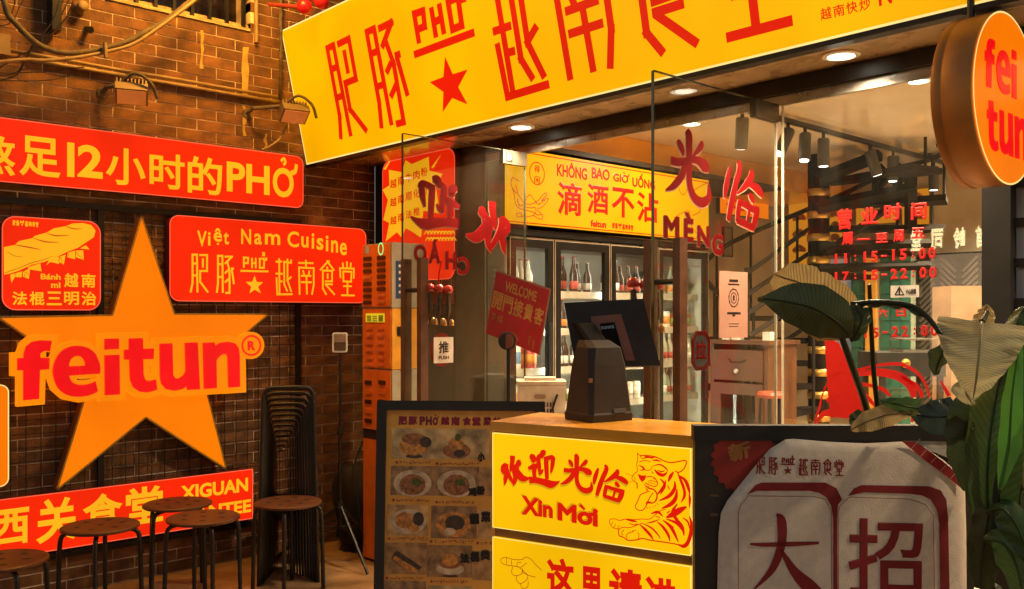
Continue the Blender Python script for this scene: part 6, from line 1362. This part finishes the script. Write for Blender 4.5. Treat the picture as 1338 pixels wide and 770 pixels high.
leaf('leaf', [(1286,705,2.44),(1310,710,2.4),(1328,740,2.38),(1338,790,2.36)], [3,20,26,8], lf_green, .35, -.3)
leaf('leaf', [(1282,770,2.5),(1284,720,2.47),(1292,670,2.46),(1300,630,2.48)], [10,24,20,4], lf_dark, .4, .3)
leaf('leaf', [(1338,640,2.5),(1322,600,2.47),(1306,560,2.47),(1296,530,2.5)], [6,18,16,3], lf_green, .4, -.2)
leaf('leaf', [(1350,470,2.62),(1335,520,2.6),(1318,570,2.6),(1305,640,2.6)], [14,26,24,6], lf_dark, .3, .2)
leaf('leaf', [(1345,560,2.6),(1335,620,2.6),(1330,700,2.6)], [10,30,14], lf_dark, .3)
leaf('leaf', [(1279,610,2.52),(1283,600,2.5),(1281,590,2.5)], [2,6,2], lf_mid, .3)
pc = cw(1.50, 2.85); part(MB().lathe((pc.x, pc.y, 0), (0, 0, 1), [(.15, 0), (.19, .02), (.22, .40), (.21, .42), (.19, .41), (.18, .36)], 28), 'pot', m_blackm, plant, True)
stem([(1300,770,2.6),(1310,860,2.75),(1296,960,2.85)], .02, .03); stem([(1180,600,2.85),(1230,800,2.86),(1285,960,2.85)], .012, .03); stem([(1150,556,2.84),(1200,800,2.86),(1280,980,2.85)], .009, .03); stem([(1328,770,2.5),(1320,860,2.7),(1298,960,2.85)], .012, .02)

# ================================================================ STOOLS
m_seat = M('stool_seat', (.10, .032, .012), .45, var=.25); 
def make_stool(label):
    t = thing('stool', label, 'stool', (0, 0, 0), 'round stools in front of the brick wall')
    part(MB().lathe((0, 0, .482), (0, 0, 1), [(.178, 0), (.185, .004), (.185, .014), (.176, .019)], 36), 'seat', m_seat, t)
    for k in range(7):
        a = 2 * math.pi * k / 6; r_ = 0 if k == 6 else .105
        part(MB().lathe((r_ * math.cos(a), r_ * math.sin(a), .5005), (0, 0, 1), [(.016, 0), (.016, .0012)], 12), 'hole', m_blackm, t)
    for k in range(4):
        a = R(45 + 90 * k); c, s = math.cos(a), math.sin(a)
        part(MB().tube(smooth_pts([(c * .05, s * .05, .472), (c * .13, s * .13, .472), (c * .165, s * .165, .462), (c * .182, s * .182, .43), (c * .188, s * .188, .3), (c * .195, s * .195, .0)], 4), .0115, 8), 'leg', m_black, t, True)
    return t
st0 = make_stool('round brown stool in front of the low red sign, nearest the left')
def flo(px, py, z): d = (1.55 - z) * FPX / (py - HY); p = at(px, py, d); return Vector((p.x, p.y, 0))
st0.location = flo(131, 686, .5); st0.rotation_euler = (0, 0, R(20))
for (px, py, rz, lb) in ((232, 657, 70, 'round brown stool standing closest to the low red sign'), (265.5, 675, 35, 'round brown stool just in front of the one under CANTEE'), (376.5, 655, 10, 'round brown stool in front of the stacked black chairs'), (2, 731, 50, 'round brown stool cut by the left edge of the picture')):
    copy_tree(st0, loc=flo(px, py, .5), rz=R(rz), label=lb)
# leaning board scrap behind stools
p = flo(150, 745, 0.02); t = solo(MB().hexa([p + Vector(v) for v in [(-.02, -.02, 0), (.06, .0, 0), (.06, .14, 0), (-.02, .12, 0), (-.15, -.06, .22), (-.13, -.06, .22), (-.13, .0, .22), (-.15, .0, .22)]]), 'wood_scrap', m_wood, 'small brown wooden scrap leaning below the low red sign', 'board')

# ================================================================ STACKED BLACK CHAIRS
def make_chair():
    t = thing('stacking_chair', 'black tubular chair in the tall nested stack against the brick wall', 'chair', (0, 0, 0), 'black chairs nested in one stack')
    rr4 = .0125
    part(MB().tube(smooth_pts([(-.165, 0, 0), (-.155, .0, .5), (-.142, .02, 1.02), (-.135, .02, 1.075), (-.105, .02, 1.105), (0, .02, 1.11), (.105, .02, 1.105), (.135, .02, 1.075), (.142, .02, 1.02), (.155, 0, .5), (.165, 0, 0)], 5), rr4, 8), 'back_frame', m_black, t, True)
    for s in (-1, 1): part(MB().tube(smooth_pts([(s * .135, .0, .46), (s * .135, .28, .47), (s * .14, .33, .44), (s * .15, .36, 0)], 4), rr4, 8), 'leg', m_black, t, True)
    part(MB().box((-.125, .05, .442), (.125, .30, .456)), 'seat', m_blackm, t)
    return t
ch0 = make_chair(); base = flo(377, 762, 0); face = (CAM - base); face.z = 0; fa = math.atan2(face.y, face.x) - math.pi / 2 + math.pi
for i in range(13):
    c = ch0 if i == 0 else copy_tree(ch0)
    d_ = Vector((math.cos(fa + math.pi / 2), math.sin(fa + math.pi / 2), 0)); sd_ = Vector((d_.y, -d_.x, 0))
    c.location = base + d_ * (.030 * i - .02) + sd_ * (-.004 * i); c.rotation_euler = (R(-0.0), 0, fa); s_ = 1 - i * .045; c.scale = (1 - i * .074, 1, 1)
    c.location.z = 0; c.scale.z = 1.02 - i * .031
    if i == 0: c['label'] = 'outermost and tallest black tubular chair of the nested stack by the wall'
    if i == 12: c['label'] = 'innermost and lowest black tubular chair of the nested stack by the wall'
    if 0 < i < 12: c['label'] = 'black tubular chair in the middle of the nested stack by the wall'

# ================================================================ ACROSS THE LANE (seen only as a reflection in the shop glass)
OP = Pl((0, -8.6, 0), (-1, 0, 0), (0, 0, 1))   # faces the eatery
def refl(px, py): return OP  # plane helper kept simple
t = thing('opposite_shop', 'dark shop across the lane with pale lit characters, mirrored in the front window', 'shop', (1, -8.7, 0))
part(MB().box((-2.5, -9.2, 0), (4.5, -8.62, 4.5)), 'wall', m_dark, t)
def rp(px, py):   # mirror ray in the shop glass and meet the opposite front
    d = ray(px, py); tt = (8.6 - CAM.y) / d.y; p = CAM + d * tt; return p.x, p.z
x0, z1_ = rp(1180, 300); x1, z0_ = rp(1296, 326)
z1_ = rp(1240, 298)[1]; z0_ = rp(1240, 326)[1]
mb = MB(); wch = (x1 - x0) / 4.1; m_opp = LIT('opposite_letters', (1., .82, .42), 16.)
fl_ = Pl((x1, -8.61, 0), (-1, 0, 0), (0, 0, 1))
for i, c in enumerate('首岭司堂'): put_text(mb, fl_, c, (i * wch + .05, z0_, i * wch + wch - .08, z1_), .012, .035)
part(mb, 'lettering', m_opp, t)
xa = rp(1216, 380)[0]; xb = rp(1285, 380)[0]; za = rp(1250, 332)[1]
part(MB().box((xa, -8.619, .1), (xb, -8.60, za)), 'lit_doorway', M('lit_doorway', (.4, .3, .2), .5, emit=(1., .65, .38), es=2.6, var=.6, scale=6), t)
# ================================================================ ADDED LANTERN, OUT OF VIEW, PUT IN TO LIGHT THE UPPER BRICK WALL
t = thing('added_lantern', 'added warm lantern out of view, put in to light the brick wall', 'lantern', (0, -1.5, 4.3))
part(MB().tube([(.0, -1.5, 4.62), (.95, -1.5, 4.62), (.95, -1.5, 4.48)], .02, 8), 'bracket', m_black, t)
part(MB().lathe((.95, -1.5, 4.30), (0, 0, 1), [(.16, 0), (.10, .12), (.03, .19)], 20), 'shade', m_black, t)
part(MB().lathe((.95, -1.5, 4.285), (0, 0, 1), [(.05, -.02), (.07, .0), (.06, .012)], 16), 'bulb', m_lamp, t)
lamp('added_lantern_light', 'SPOT', (.95, -1.5, 4.22), 275, (1, .45, .05), t, .22, (.6, -1.4, 0), 165, .5)
